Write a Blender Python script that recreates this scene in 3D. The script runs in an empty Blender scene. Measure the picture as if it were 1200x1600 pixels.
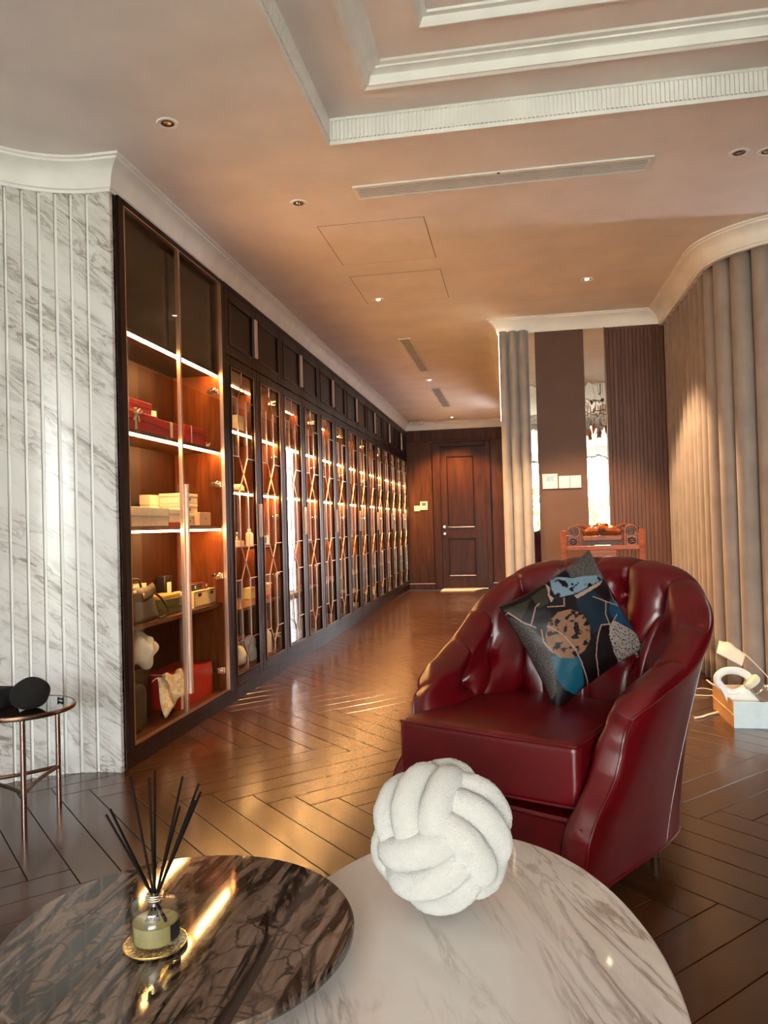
import bpy, bmesh, math, random
from mathutils import Vector, Matrix, noise as mnoise
R = math.radians
PI = math.pi
rnd = random.Random(7)
sc = bpy.context.scene
col = sc.collection

# ------------------------------------------------------------------ camera
cam_d = bpy.data.cameras.new('camera')
cam = bpy.data.objects.new('camera', cam_d)
col.objects.link(cam)
sc.camera = cam
cam_d.sensor_fit = 'AUTO'
cam_d.sensor_width = 36.0
cam_d.lens = 27.0
cam_d.clip_start = 0.02
cam.matrix_world = (Matrix.Translation((0, 0, 1.15)) @ Matrix.Rotation(R(9.7), 4, 'Z')
                    @ Matrix.Rotation(R(91.0), 4, 'X') @ Matrix.Rotation(R(-1.6), 4, 'Z'))

# ------------------------------------------------------------------ world, exposure
sc.view_settings.view_transform = 'Standard'
sc.view_settings.look = 'None'
sc.view_settings.gamma = 1.0
sc.view_settings.exposure = 1.27
sc.view_settings.use_curve_mapping = False
world = bpy.data.worlds.new('sky')
sc.world = world
world.use_nodes = True
wn = world.node_tree.nodes
wn['Background'].inputs[0].default_value = (0.95, 0.975, 1.0, 1)
wn['Background'].inputs[1].default_value = 20.0
LED_STRENGTH = 70.0
sc.cycles.caustics_reflective = False
sc.cycles.caustics_refractive = False
WARM = (1.0, 0.50, 0.17)


def portal(loc, rot, sx, sy):
    d = bpy.data.lights.new('window_portal', 'AREA')
    d.shape = 'RECTANGLE'; d.size = sx; d.size_y = sy
    d.cycles.is_portal = True
    o = bpy.data.objects.new('window_portal', d); col.objects.link(o)
    o.location = loc; o.rotation_euler = rot


portal((0.9, -6.02, 1.4), (R(90), 0, 0), 4.6, 2.6)       # daylight through the window wall behind the camera


def spot(loc, power, cone, blend=0.4, color=(1, 0.72, 0.42), parent=None, rad=0.03, aim=None):
    d = bpy.data.lights.new('downlight_lamp', 'SPOT')
    d.energy = power; d.spot_size = R(cone); d.spot_blend = blend; d.color = color; d.shadow_soft_size = rad
    o = bpy.data.objects.new('downlight_lamp', d); col.objects.link(o)
    o.location = loc
    if aim is not None:
        o.rotation_euler = (Vector(aim) - Vector(loc)).to_track_quat('-Z', 'Y').to_euler()
    return o


# ------------------------------------------------------------------ mesh helpers
class MB:
    def __init__(s):
        s.v = []; s.f = []

    def add(s, vs, fs):
        n = len(s.v)
        s.v += [tuple(p) for p in vs]
        s.f += [tuple(i + n for i in f) for f in fs]
        return s

    def box(s, x0, x1, y0, y1, z0, z1):
        return s.add([(x0, y0, z0), (x1, y0, z0), (x1, y1, z0), (x0, y1, z0),
                      (x0, y0, z1), (x1, y0, z1), (x1, y1, z1), (x0, y1, z1)],
                     [(0, 3, 2, 1), (4, 5, 6, 7), (0, 1, 5, 4), (1, 2, 6, 5), (2, 3, 7, 6), (3, 0, 4, 7)])

    def bar(s, p0, p1, w, h, up=(0, 0, 1)):
        a, b = Vector(p0), Vector(p1)
        d = (b - a).normalized(); u = Vector(up)
        if abs(d.dot(u)) > .98: u = Vector((1, 0, 0))
        x = d.cross(u).normalized(); y = x.cross(d)
        vs = [q + x * (i * w / 2) + y * (j * h / 2) for q in (a, b) for i, j in ((-1, -1), (1, -1), (1, 1), (-1, 1))]
        return s.add(vs, [(0, 1, 2, 3), (7, 6, 5, 4), (0, 4, 5, 1), (1, 5, 6, 2), (2, 6, 7, 3), (3, 7, 4, 0)])

    def tube(s, pts, r, n=8, closed=False, cap=True, flat=1.0):
        P = [Vector(p) for p in pts]; m = len(P)
        rad = r if isinstance(r, (list, tuple)) else [r] * m
        rings = []; prev = None
        for i, p in enumerate(P):
            if closed: d = P[(i + 1) % m] - P[i - 1]
            else: d = P[min(i + 1, m - 1)] - P[max(i - 1, 0)]
            d.normalize()
            if prev is None:
                u = Vector((0, 0, 1)) if abs(d.z) < .9 else Vector((1, 0, 0))
                x = d.cross(u).normalized()
            else:
                x = (prev - d * prev.dot(d)).normalized()
            prev = x; y = d.cross(x)
            rings.append([p + (x * math.cos(2 * PI * k / n) + y * math.sin(2 * PI * k / n) * flat) * rad[i] for k in range(n)])
        vs = [q for ring in rings for q in ring]; fs = []
        for i in range(m if closed else m - 1):
            for k in range(n):
                a = i * n; b = ((i + 1) % m) * n; k2 = (k + 1) % n
                fs.append((a + k, a + k2, b + k2, b + k))
        if not closed and cap:
            fs.append(tuple(range(n - 1, -1, -1))); fs.append(tuple((m - 1) * n + k for k in range(n)))
        return s.add(vs, fs)

    def cyl(s, p0, p1, r0, r1=None, n=16):
        return s.tube([p0, p1], [r0, r0 if r1 is None else r1], n)

    def lathe(s, prof, n=24, c=(0, 0, 0), sx=1, sy=1, cap0=True, cap1=True):
        vs = []; fs = []; m = len(prof)
        for r, z in prof:
            for k in range(n):
                t = 2 * PI * k / n
                vs.append((c[0] + r * sx * math.cos(t), c[1] + r * sy * math.sin(t), c[2] + z))
        for i in range(m - 1):
            for k in range(n):
                k2 = (k + 1) % n
                fs.append((i * n + k, i * n + k2, (i + 1) * n + k2, (i + 1) * n + k))
        if cap0: fs.append(tuple(range(n - 1, -1, -1)))
        if cap1: fs.append(tuple((m - 1) * n + k for k in range(n)))
        return s.add(vs, fs)

    def grid(s, fn, nu, nv, closeu=False, flip=False):
        vs = []; fs = []
        cu = nu if closeu else nu + 1
        for i in range(cu):
            for j in range(nv + 1):
                vs.append(fn(i / nu, j / nv))
        for i in range(nu):
            for j in range(nv):
                a = i * (nv + 1) + j; b = ((i + 1) % cu) * (nv + 1) + j
                q = (a, b, b + 1, a + 1)
                fs.append(q[::-1] if flip else q)
        return s.add(vs, fs)

    def prism(s, poly, lo, hi, mp):
        n = len(poly)
        vs = [mp(u, v, lo) for u, v in poly] + [mp(u, v, hi) for u, v in poly]
        fs = [tuple(range(n - 1, -1, -1)), tuple(range(n, 2 * n))]
        fs += [(i, (i + 1) % n, n + (i + 1) % n, n + i) for i in range(n)]
        return s.add(vs, fs)

    def ell(s, c, r, nu=20, nv=12):
        prof = []
        vs = []; fs = []
        for j in range(nv + 1):
            ph = -PI / 2 + PI * j / nv
            for k in range(nu):
                t = 2 * PI * k / nu
                vs.append((c[0] + r[0] * math.cos(ph) * math.cos(t), c[1] + r[1] * math.cos(ph) * math.sin(t), c[2] + r[2] * math.sin(ph)))
        for j in range(nv):
            for k in range(nu):
                k2 = (k + 1) % nu
                fs.append((j * nu + k, j * nu + k2, (j + 1) * nu + k2, (j + 1) * nu + k))
        return s.add(vs, fs)

    def rbox(s, hx, hy, hz, r, n=6, c=(0, 0, 0), fn=None):
        """rounded box, half sizes hx hy hz, corner radius r"""
        h = (hx, hy, hz)
        for ax in range(3):
            for sg in (-1, 1):
                u, w = (ax + 1) % 3, (ax + 2) % 3

                def f(a, b):
                    p = [0, 0, 0]
                    p[ax] = sg * h[ax]; p[u] = (2 * a - 1) * h[u]; p[w] = (2 * b - 1) * h[w]
                    # crowd the samples towards the rounded edges
                    q = [max(-(h[i] - r), min(h[i] - r, p[i])) for i in range(3)]
                    d = Vector(p) - Vector(q)
                    if d.length > 1e-9: d = d.normalized() * r
                    o = Vector(q) + d
                    if fn: o = Vector(fn(o))
                    return (o.x + c[0], o.y + c[1], o.z + c[2])

                ks_u = edge_params(h[u], r, n); ks_w = edge_params(h[w], r, n)
                vs = [f(a, b) for a in ks_u for b in ks_w]; fs = []
                nw = len(ks_w)
                for i in range(len(ks_u) - 1):
                    for j in range(nw - 1):
                        q = (i * nw + j, (i + 1) * nw + j, (i + 1) * nw + j + 1, i * nw + j + 1)
                        fs.append(q if sg > 0 else q[::-1])
                s.add(vs, fs)
        return s

    def build(s, name, mat, parent=None, bevel=0.0, angle=38, weld=False, seg=2):
        me = bpy.data.meshes.new(name)
        me.from_pydata(s.v, [], s.f)
        if weld:
            bm = bmesh.new(); bm.from_mesh(me)
            bmesh.ops.remove_doubles(bm, verts=bm.verts, dist=1e-5)
            bm.to_mesh(me); bm.free()
        me.materials.append(mat)
        me.polygons.foreach_set('use_smooth', [True] * len(me.polygons))
        me.set_sharp_from_angle(angle=R(angle))
        o = bpy.data.objects.new(name, me); col.objects.link(o)
        if parent is not None: o.parent = parent
        if bevel:
            m = o.modifiers.new('bevel', 'BEVEL'); m.width = bevel; m.segments = seg; m.limit_method = 'ANGLE'; m.angle_limit = R(40)
        return o


def edge_params(h, r, n):
    e = min(.5, r / (2 * h))
    ks = [e * (1 - math.cos(PI / 2 * i / n)) if False else e * i / n for i in range(n + 1)]
    mid = [e + (1 - 2 * e) * i / n for i in range(1, n)] if e < .499 else []
    return ks + mid + [1 - k for k in ks[::-1]] if e < .499 else ks + [1 - k for k in ks[::-1]][1:]


def tag(o, label=None, cat=None, group=None, kind=None):
    if label: o['label'] = label
    if cat: o['category'] = cat
    if group: o['group'] = group
    if kind: o['kind'] = kind
    return o


def thing(name, label, cat, loc=(0, 0, 0), rz=0.0, group=None):
    o = bpy.data.objects.new(name, None); col.objects.link(o)
    o.empty_display_size = .05
    o.location = loc; o.rotation_euler = (0, 0, rz)
    return tag(o, label, cat, group)


def copy_tree(o, parent=None):
    c = o.copy(); col.objects.link(c)
    if parent is not None: c.parent = parent
    for ch in list(o.children): copy_tree(ch, c)
    return c


def structure(o, label=None):
    o['kind'] = 'structure'
    if label: o['label'] = label
    return o


def sweep(path, prof, closed=False, side=1):
    """profile (d, z) swept along a plan path; d is measured to the right of travel, corners mitred"""
    n = len(path); mb = MB(); P = [Vector(p) for p in path]; ms = []
    for i in range(n):
        def nrm(a, b):
            e = (b - a).normalized(); return Vector((e.y, -e.x)) * side
        if closed or 0 < i < n - 1:
            n1 = nrm(P[i - 1], P[i]); n2 = nrm(P[i], P[(i + 1) % n])
            m = (n1 + n2) / (1 + n1.dot(n2))
        elif i == 0: m = nrm(P[0], P[1])
        else: m = nrm(P[-2], P[-1])
        ms.append(m)
    k = len(prof)
    vs = [(P[i].x + ms[i].x * d, P[i].y + ms[i].y * d, z) for i in range(n) for d, z in prof]
    fs = []
    for i in range(n if closed else n - 1):
        for j in range(k):
            j2 = (j + 1) % k; a = i * k; b = ((i + 1) % n) * k
            fs.append((a + j, b + j, b + j2, a + j2) if side > 0 else (a + j2, b + j2, b + j, a + j))
    if not closed:
        fs.append(tuple(range(k))); fs.append(tuple((n - 1) * k + j for j in range(k - 1, -1, -1)))
    return mb.add(vs, fs)


def spline(pts, n):
    """Catmull-Rom through pts (any dimension), n samples, roughly equal arc length"""
    P = [Vector(p) for p in pts]; m = len(P); raw = []
    for i in range(m - 1):
        p0 = P[i - 1] if i else P[0] * 2 - P[1]
        p3 = P[i + 2] if i + 2 < m else P[-1] * 2 - P[-2]
        for k in range(24):
            t = k / 24
            raw.append(.5 * ((2 * P[i]) + (P[i + 1] - p0) * t + (2 * p0 - 5 * P[i] + 4 * P[i + 1] - p3) * t * t
                             + (3 * P[i] - p0 - 3 * P[i + 1] + p3) * t ** 3))
    raw.append(P[-1])
    L = [0]
    for a, b in zip(raw, raw[1:]): L.append(L[-1] + (b - a).length)
    out = []; j = 0
    for i in range(n):
        s = L[-1] * i / (n - 1)
        while j < len(L) - 2 and L[j + 1] < s: j += 1
        t = (s - L[j]) / max(1e-9, L[j + 1] - L[j])
        out.append(raw[j].lerp(raw[j + 1], min(1, t)))
    return out


def interp(xs, ys, x):
    if x <= xs[0]: return ys[0]
    for i in range(len(xs) - 1):
        if x <= xs[i + 1]:
            return ys[i] + (ys[i + 1] - ys[i]) * (x - xs[i]) / (xs[i + 1] - xs[i])
    return ys[-1]


# ------------------------------------------------------------------ materials
class NT:
    def __init__(s, name):
        s.m = bpy.data.materials.new(name); s.m.use_nodes = True
        s.t = s.m.node_tree; s.n = s.t.nodes; s.p = s.n['Principled BSDF']; s.out = s.n['Material Output']

    def node(s, typ, **kw):
        n = s.n.new(typ)
        for k, v in kw.items():
            if k.startswith('i_'): n.inputs[k[2:].replace('_', ' ')].default_value = v
            else: setattr(n, k, v)
        return n

    def link(s, a, b): s.t.links.new(a, b)

    def ramp(s, fac, stops):
        r = s.n.new('ShaderNodeValToRGB'); e = r.color_ramp.elements
        while len(e) < len(stops): e.new(.5)
        for q, (pos, c) in zip(e, stops):
            q.position = pos; q.color = (c[0], c[1], c[2], 1) if not isinstance(c, (int, float)) else (c, c, c, 1)
        s.link(fac, r.inputs[0]); return r

    def coords(s, scale=(1, 1, 1), rot=(0, 0, 0), rand=0.0, kind='Object', texture=False):
        tc = s.node('ShaderNodeTexCoord'); mp = s.node('ShaderNodeMapping')
        if texture: mp.vector_type = 'TEXTURE'
        mp.inputs['Scale'].default_value = scale; mp.inputs['Rotation'].default_value = rot
        src = tc.outputs[kind]
        if rand:
            oi = s.node('ShaderNodeObjectInfo'); ml = s.node('ShaderNodeMath', operation='MULTIPLY')
            ml.inputs[1].default_value = rand; s.link(oi.outputs['Random'], ml.inputs[0])
            ad = s.node('ShaderNodeVectorMath', operation='ADD')
            s.link(src, ad.inputs[0]); s.link(ml.outputs[0], ad.inputs[1]); src = ad.outputs[0]
        s.link(src, mp.inputs[0]); return mp.outputs[0]

    def noise(s, vec, scale, detail=4, rough=.5, dist=0.0):
        n = s.node('ShaderNodeTexNoise'); n.inputs['Scale'].default_value = scale; n.inputs['Detail'].default_value = detail
        n.inputs['Roughness'].default_value = rough; n.inputs['Distortion'].default_value = dist
        s.link(vec, n.inputs['Vector']); return n.outputs[0]

    def bump(s, h, strength=.2, dist=.01):
        b = s.node('ShaderNodeBump'); b.inputs['Strength'].default_value = strength; b.inputs['Distance'].default_value = dist
        s.link(h, b.inputs['Height']); s.link(b.outputs[0], s.p.inputs['Normal'])

    def set(s, **kw):
        for k, v in kw.items(): s.p.inputs[k.replace('_', ' ')].default_value = v
        return s


def C4(c): return (c[0], c[1], c[2], 1)


def plain(name, c, rough=.5, metal=0.0, bump=0.0, bscale=80, **kw):
    t = NT(name); t.set(Base_Color=C4(c), Roughness=rough, Metallic=metal, **kw)
    v = t.coords()
    nz = t.noise(v, bscale, 3)
    if bump: t.bump(nz, bump, .004)
    r = t.ramp(nz, [(.3, [q * .93 for q in c]), (.7, [min(1, q * 1.05) for q in c])])
    t.link(r.outputs[0], t.p.inputs['Base Color'])
    return t.m


def emit(name, c, strength):
    t = NT(name); t.set(Base_Color=C4((.8, .8, .8)), Emission_Color=C4(c), Emission_Strength=strength)
    return t.m


def wood(name, dark, light, rough=.35, axis='Z', rand=30.0, fine=26, coat=0.0, bump=.06):
    t = NT(name)
    sc_ = {'X': (.9, 9, 9), 'Y': (9, .9, 9), 'Z': (9, 9, .9)}[axis]
    v = t.coords(sc_, rand=rand)
    a = t.noise(v, 1.1, 6, .62, 1.1)
    b = t.noise(v, fine * .25, 3, .6)
    mx = t.node('ShaderNodeMath', operation='MULTIPLY_ADD'); mx.inputs[1].default_value = .28
    t.link(b, mx.inputs[0]); t.link(a, mx.inputs[2])
    r = t.ramp(mx.outputs[0], [(.44, dark), (.6, [(x + y) / 2 for x, y in zip(dark, light)]), (.78, light)])
    t.link(r.outputs[0], t.p.inputs['Base Color'])
    t.set(Roughness=rough, Coat_Weight=coat, Coat_Roughness=.15, Specular_IOR_Level=.5 if axis == 'X' and coat else .2)
    if bump: t.bump(b, bump, .002)
    return t.m


def pane_mat(name, tint=(1, 1, 1), refl=1.0, base=.04):
    t = NT(name)
    t.n.remove(t.p)
    tr = t.node('ShaderNodeBsdfTransparent'); tr.inputs[0].default_value = C4(tint)
    gl = t.node('ShaderNodeBsdfGlossy'); gl.inputs['Roughness'].default_value = .01
    lw = t.node('ShaderNodeLayerWeight'); lw.inputs[0].default_value = .5
    pw = t.node('ShaderNodeMath', operation='POWER'); pw.inputs[1].default_value = 5
    t.link(lw.outputs['Facing'], pw.inputs[0])
    ma = t.node('ShaderNodeMath', operation='MULTIPLY_ADD'); ma.inputs[1].default_value = .9 * refl; ma.inputs[2].default_value = base
    t.link(pw.outputs[0], ma.inputs[0])
    mx = t.node('ShaderNodeMixShader')
    t.link(ma.outputs[0], mx.inputs[0]); t.link(tr.outputs[0], mx.inputs[1]); t.link(gl.outputs[0], mx.inputs[2])
    t.link(mx.outputs[0], t.out.inputs[0])
    return t.m


def marble(name, base, vein, warm, rot=(0, 0, 0), stretch=(1, 1, .22), scale=3.0, rough=.12, vein_w=.035, amount=1.0, pt=(.46, .66)):
    t = NT(name)
    v = t.coords(stretch, rot, texture=True)
    a = t.noise(v, scale, 9, .62, 1.0)
    d1 = t.node('ShaderNodeMath', operation='SUBTRACT'); d1.inputs[1].default_value = .5; t.link(a, d1.inputs[0])
    d2 = t.node('ShaderNodeMath', operation='ABSOLUTE'); t.link(d1.outputs[0], d2.inputs[0])
    line = t.ramp(d2.outputs[0], [(0.0, 1.0), (vein_w * .5, .55), (vein_w, .0)])
    b = t.noise(v, scale * .45, 5, .6, .8)
    patch = t.ramp(b, [(pt[0], 0.0), (pt[1], 1.0)])
    c = t.noise(v, scale * 2.2, 6, .7, .6)
    cloud = t.ramp(c, [(.35, 0.0), (.8, 1.0)])
    mul = t.node('ShaderNodeMath', operation='MULTIPLY'); t.link(line.outputs[0], mul.inputs[0]); t.link(patch.outputs[0], mul.inputs[1])
    m1 = t.node('ShaderNodeMix', data_type='RGBA'); m1.inputs[6].default_value = C4(base); m1.inputs[7].default_value = C4(warm)
    mm = t.node('ShaderNodeMath', operation='MULTIPLY'); t.link(cloud.outputs[0], mm.inputs[0]); t.link(patch.outputs[0], mm.inputs[1])
    t.link(mm.outputs[0], m1.inputs[0])
    m2 = t.node('ShaderNodeMix', data_type='RGBA'); m2.inputs[7].default_value = C4(vein)
    am = t.node('ShaderNodeMath', operation='MULTIPLY'); am.inputs[1].default_value = amount
    t.link(mul.outputs[0], am.inputs[0]); t.link(am.outputs[0], m2.inputs[0]); t.link(m1.outputs[2], m2.inputs[6])
    t.link(m2.outputs[2], t.p.inputs['Base Color'])
    t.set(Roughness=rough)
    return t.m


def fabric(name, c, rough=.85, scale=240, bump=.25, sheen=.3):
    t = NT(name)
    v = t.coords()
    a = t.noise(v, scale, 2); b = t.noise(v, 7, 3)
    r = t.ramp(b, [(.3, [q * .86 for q in c]), (.7, [min(1, q * 1.1) for q in c])])
    t.link(r.outputs[0], t.p.inputs['Base Color'])
    t.set(Roughness=rough, Sheen_Weight=sheen, Sheen_Roughness=.4)
    t.bump(a, bump, .002)
    return t.m


M = {}
M['ceiling'] = plain('ceiling_warm_tint', (.88, .80, .75), .75, bscale=3)  # pinkish tint paints warm floor bounce into a white ceiling
M['white_trim'] = plain('white_trim_paint', (.86, .84, .80), .5, bscale=6)
M['white_wall'] = plain('wall_paint', (.82, .79, .75), .8, bscale=3)
M['plank'] = wood('floor_plank_wood', (.024, .0075, .0022), (.074, .0255, .0070), .26, 'X', 60, coat=.4, bump=.03)
M['subfloor'] = plain('joint_dark', (.012, .007, .005), .8)
M['walnut'] = wood('walnut_panel', (.030, .006, .002), (.19, .046, .010), .4, 'Z', 20)
M['walnut_wall'] = wood('walnut_wall_panel', (.035, .010, .004), (.11, .036, .013), .4, 'Z', 20)
M['back_walnut'] = wood('dark_walnut_back', (.010, .0022, .0008), (.046, .011, .003), .5, 'Z', 20)
M['espresso'] = wood('espresso_frame', (.009, .0028, .0018), (.028, .0085, .005), .34, 'Z', 20)
M['dark_lacquer'] = plain('dark_lacquer', (.006, .0018, .0012), .2, Specular_IOR_Level=.2)
M['espresso'].node_tree.nodes['Principled BSDF'].inputs['Specular IOR Level'].default_value = .14
M['shelf_wood'] = wood('shelf_wood', (.05, .016, .007), (.17, .06, .022), .35, 'Y', 20)
M['door_wood'] = wood('far_door_wood', (.022, .006, .003), (.065, .019, .007), .35, 'Z', 20)
M['slat_wood'] = wood('slat_wood', (.085, .036, .023), (.14, .062, .040), .45, 'Z', 20)
M['stone_panel'] = plain('brown_stone_panel', (.125, .068, .048), .55, bump=.1, bscale=9, Specular_IOR_Level=.2)
M['bronze'] = plain('rose_bronze_metal', (.55, .34, .24), .3, 1.0)
M['leg_metal'] = plain('brown_bronze_legs', (.30, .20, .16), .25, 1.0)
M['pull'] = plain('rose_pull_metal', (.78, .58, .48), .35, .7)
M['bronze_dark'] = plain('dark_bronze_metal', (.16, .09, .06), .35, 1.0)
M['chrome'] = plain('bright_metal', (.8, .77, .72), .18, 1.0)
M['led'] = emit('warm_led', (1.0, .56, .20), LED_STRENGTH)
M['led_soft'] = emit('warm_led_soft', (1.0, .56, .20), 40)
M['lamp_on'] = emit('lamp_glow', (1.0, .78, .5), 22)
M['glass'] = pane_mat('clear_pane', (.97, .95, .91), .5, .012)
M['window_glass'] = pane_mat('window_pane', (.97, .98, .98), .6, .03)
M['dark_glass'] = plain('smoked_glass', (.03, .018, .015), .06)
M['marble'] = marble('white_marble_wall', (.68, .67, .645), (.17, .125, .10), (.42, .37, .33), (0, R(40), 0), (1.5, .9, .30), 4.6, .24, .045, .8, (.40, .60))
M['marble_top'] = marble('white_marble_top', (.60, .56, .52), (.20, .15, .12), (.44, .38, .34), (0, 0, R(-69)), (1.5, .24, 1), 2.6, .05, .035, .8, (.47, .62))
M['soft_white'] = plain('cream_card', (.80, .72, .56), .6, bscale=20)
M['pure_white'] = plain('white_plastic', (.82, .82, .80), .3, bscale=20)
M['red_card'] = plain('red_card', (.44, .006, .008), .45, bscale=30)
M['ribbon'] = plain('ivory_ribbon', (.80, .68, .50), .5, bscale=60)
M['kraft'] = plain('kraft_card', (.55, .30, .14), .7, bscale=30)
M['pale_blue'] = plain('pale_blue_white_card', (.66, .76, .78), .5, bscale=20)
M['black_card'] = plain('black_card', (.014, .012, .012), .45)
M['green_card'] = plain('olive_green_card', (.055, .055, .010), .5)
M['amber_card'] = plain('amber_card', (.55, .26, .05), .5)
M['olive_leather'] = plain('olive_leather', (.040, .026, .010), .4, bump=.2, bscale=150, Specular_IOR_Level=.25)
M['black_leather'] = plain('black_leather', (.008, .0045, .0035), .36, bump=.2, bscale=150, Specular_IOR_Level=.22)
M['black_cloth'] = fabric('black_felt', (.005, .003, .003), .95, 90, .6, .0)
M['black'] = plain('black_matte', (.012, .010, .010), .5)
M['reed'] = plain('black_reed', (.006, .004, .003), .7, Specular_IOR_Level=.1)
M['curtain'] = fabric('taupe_curtain', (.29, .225, .19), .7, 200, .12, .35)
M['sheer'] = fabric('grey_curtain', (.36, .32, .295), .75, 200, .12, .3)
M['gold'] = plain('gold_figure', (.8, .5, .14), .25, 1.0)
M['carved'] = wood('rosewood_carved', (.13, .025, .005), (.32, .075, .014), .3, 'X', 20)
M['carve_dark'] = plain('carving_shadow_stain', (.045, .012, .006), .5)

# ================================================================== STRUCTURE
CX = -1.895          # marble corner line; cabinet fronts stand at CX + .02
YB = 13.53           # far wall
CEIL = 2.95
TX0, TX1, TY0, TY1 = -.815, 3.05, -1.6, 3.49     # ceiling tray

# ---- floor with herringbone planks
floor = MB().box(-2.7, 3.8, -6.2, 13.8, -.12, -.006).build('floor', M['subfloor'])
structure(floor, 'dark brown herringbone plank floor with warm reflections')
PW, PL = .135, 1.08
full = MB()
w2, l2 = PW / 2 - .0016, PL / 2 - .0016
full.add([(-l2, -w2, -.006), (l2, -w2, -.006), (l2, w2, -.006), (-l2, w2, -.006),
          (-l2, -w2, -.0012), (l2, -w2, -.0012), (l2, w2, -.0012), (-l2, w2, -.0012),
          (-l2 + .0014, -w2 + .0014, 0), (l2 - .0014, -w2 + .0014, 0), (l2 - .0014, w2 - .0014, 0), (-l2 + .0014, w2 - .0014, 0)],
         [(0, 1, 5, 4), (1, 2, 6, 5), (2, 3, 7, 6), (3, 0, 4, 7), (4, 5, 9, 8), (5, 6, 10, 9), (6, 7, 11, 10), (7, 4, 8, 11), (8, 9, 10, 11)])
plank0 = full.build('plank', M['plank'], floor, angle=20)
cands = []
X0, Y0 = -1.255, 3.10
s2 = math.sqrt(.5)
for mm in range(-6, 9):
    for k in range(-60, 90):
        for kind in (0, 1):
            if kind == 0: u, v, a = k * PW + PL / 2 + mm * 2 * PL, (k + .5) * PW, -45
            else: u, v, a = (k - .5) * PW + mm * 2 * PL, k * PW + PL / 2, 45
            x = X0 + (u + v) * s2; y = Y0 + (v - u) * s2
            if -2.65 < x < 3.6 and -6 < y < 13.7: cands.append((x, y, a))


def plank_seen(x, y):
    if x > .35 and y > 7.3: return False
    if x < -2.25 and y > 3.9: return False
    d = y * .986 - x * .168; lat = x * .986 + y * .168
    return d > .9 and abs(lat) < .56 * d + .5 and not (x > 1.7 and y > 5.6)


seen = sorted([c for c in cands if plank_seen(c[0], c[1])], key=lambda c: math.hypot(c[0], c[1]))
single = seen[:299]; rest = [c for c in cands if c not in set(single)]
for i, (x, y, a) in enumerate(single):
    o = plank0 if i == 0 else plank0.copy()
    if i: col.objects.link(o)
    o.location = (x, y, 0); o.rotation_euler = (0, 0, R(a))
fb = MB()
for x, y, a in rest:
    c_, s_ = math.cos(R(a)), math.sin(R(a))
    fb.add([(x + p[0] * c_ - p[1] * s_, y + p[0] * s_ + p[1] * c_, p[2]) for p in full.v], full.f)
fo = fb.build('plank_field', M['plank'], floor, angle=20)
fo['kind'] = 'stuff'

# ---- ceiling with a three-step tray
cb = MB()
Z1 = 3.25
cb.box(-2.7, TX0, -6.2, 13.8, CEIL, Z1).box(TX1, 3.8, -6.2, 13.8, CEIL, Z1)
cb.box(TX0, TX1, TY1, 13.8, CEIL, Z1).box(TX0, TX1, -6.2, TY0, CEIL, Z1)
t2 = (-.57, 2.80, -1.35, 3.235)    # second step, at z 3.06 -> 3.12
t3 = (-.31, 2.55, -1.10, 2.975)    # third step, 3.12 -> 3.15


def ring(mb, o, i, z0, z1):
    mb.box(o[0], i[0], o[2], o[3], z0, z1).box(i[1], o[1], o[2], o[3], z0, z1)
    mb.box(i[0], i[1], i[3], o[3], z0, z1).box(i[0], i[1], o[2], i[2], z0, z1)


ring(cb, (TX0, TX1, TY0, TY1), t2, 3.06, Z1)
ring(cb, t2, t3, 3.12, Z1)
cb.box(t3[0], t3[1], t3[2], t3[3], 3.15, Z1)
ceiling = structure(cb.build('ceiling', M['ceiling']), 'white ceiling tinted with painted-in warm bounce light, with a stepped tray recess')


def rect(b): return [(b[0], b[2]), (b[0], b[3]), (b[1], b[3]), (b[1], b[2])]   # travelled so that the inside is on the right


band = structure(sweep(rect((TX0, TX1, TY0, TY1)),
                       [(0, 2.935), (.012, 2.935), (.012, 2.952), (.006, 2.956), (.006, 3.045), (.014, 3.049), (.014, 3.06), (0, 3.06)], True)
                 .build('trim_1', M['white_trim'], angle=30), 'white fluted band around the tray recess of the ceiling')
fl = MB()
n = int((TX1 - TX0) / .019)
for i in range(n):
    x = TX0 + .012 + i * .019
    fl.box(x, x + .012, TY1 - .016, TY1 - .004, 2.957, 3.044)
for i in range(int((TY1 - TY0) / .019)):
    y = TY1 - .012 - i * .019
    fl.box(TX0 + .004, TX0 + .016, y - .012, y, 2.957, 3.044)
fo = fl.build('fluting', M['white_trim'], band, angle=30); fo['kind'] = 'stuff'
structure(sweep(rect(t2), [(-.035, 3.06), (-.035, 3.046), (-.02, 3.042), (-.008, 3.05), (0, 3.05), (.006, 3.062), (.012, 3.085), (.03, 3.098),
                           (.04, 3.1), (.04, 3.108), (.06, 3.112), (.066, 3.12), (0, 3.12)], True)
          .build('trim_2', M['white_trim'], angle=25), 'white stepped moulding around the middle step of the ceiling tray')
structure(sweep(rect(t3), [(-.018, 3.12), (-.018, 3.108), (-.006, 3.106), (.002, 3.115), (.012, 3.135), (.028, 3.14), (.03, 3.15), (0, 3.15)], True)
          .build('trim_3', M['white_trim'], angle=25), 'white moulding around the innermost step of the ceiling tray')

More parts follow.
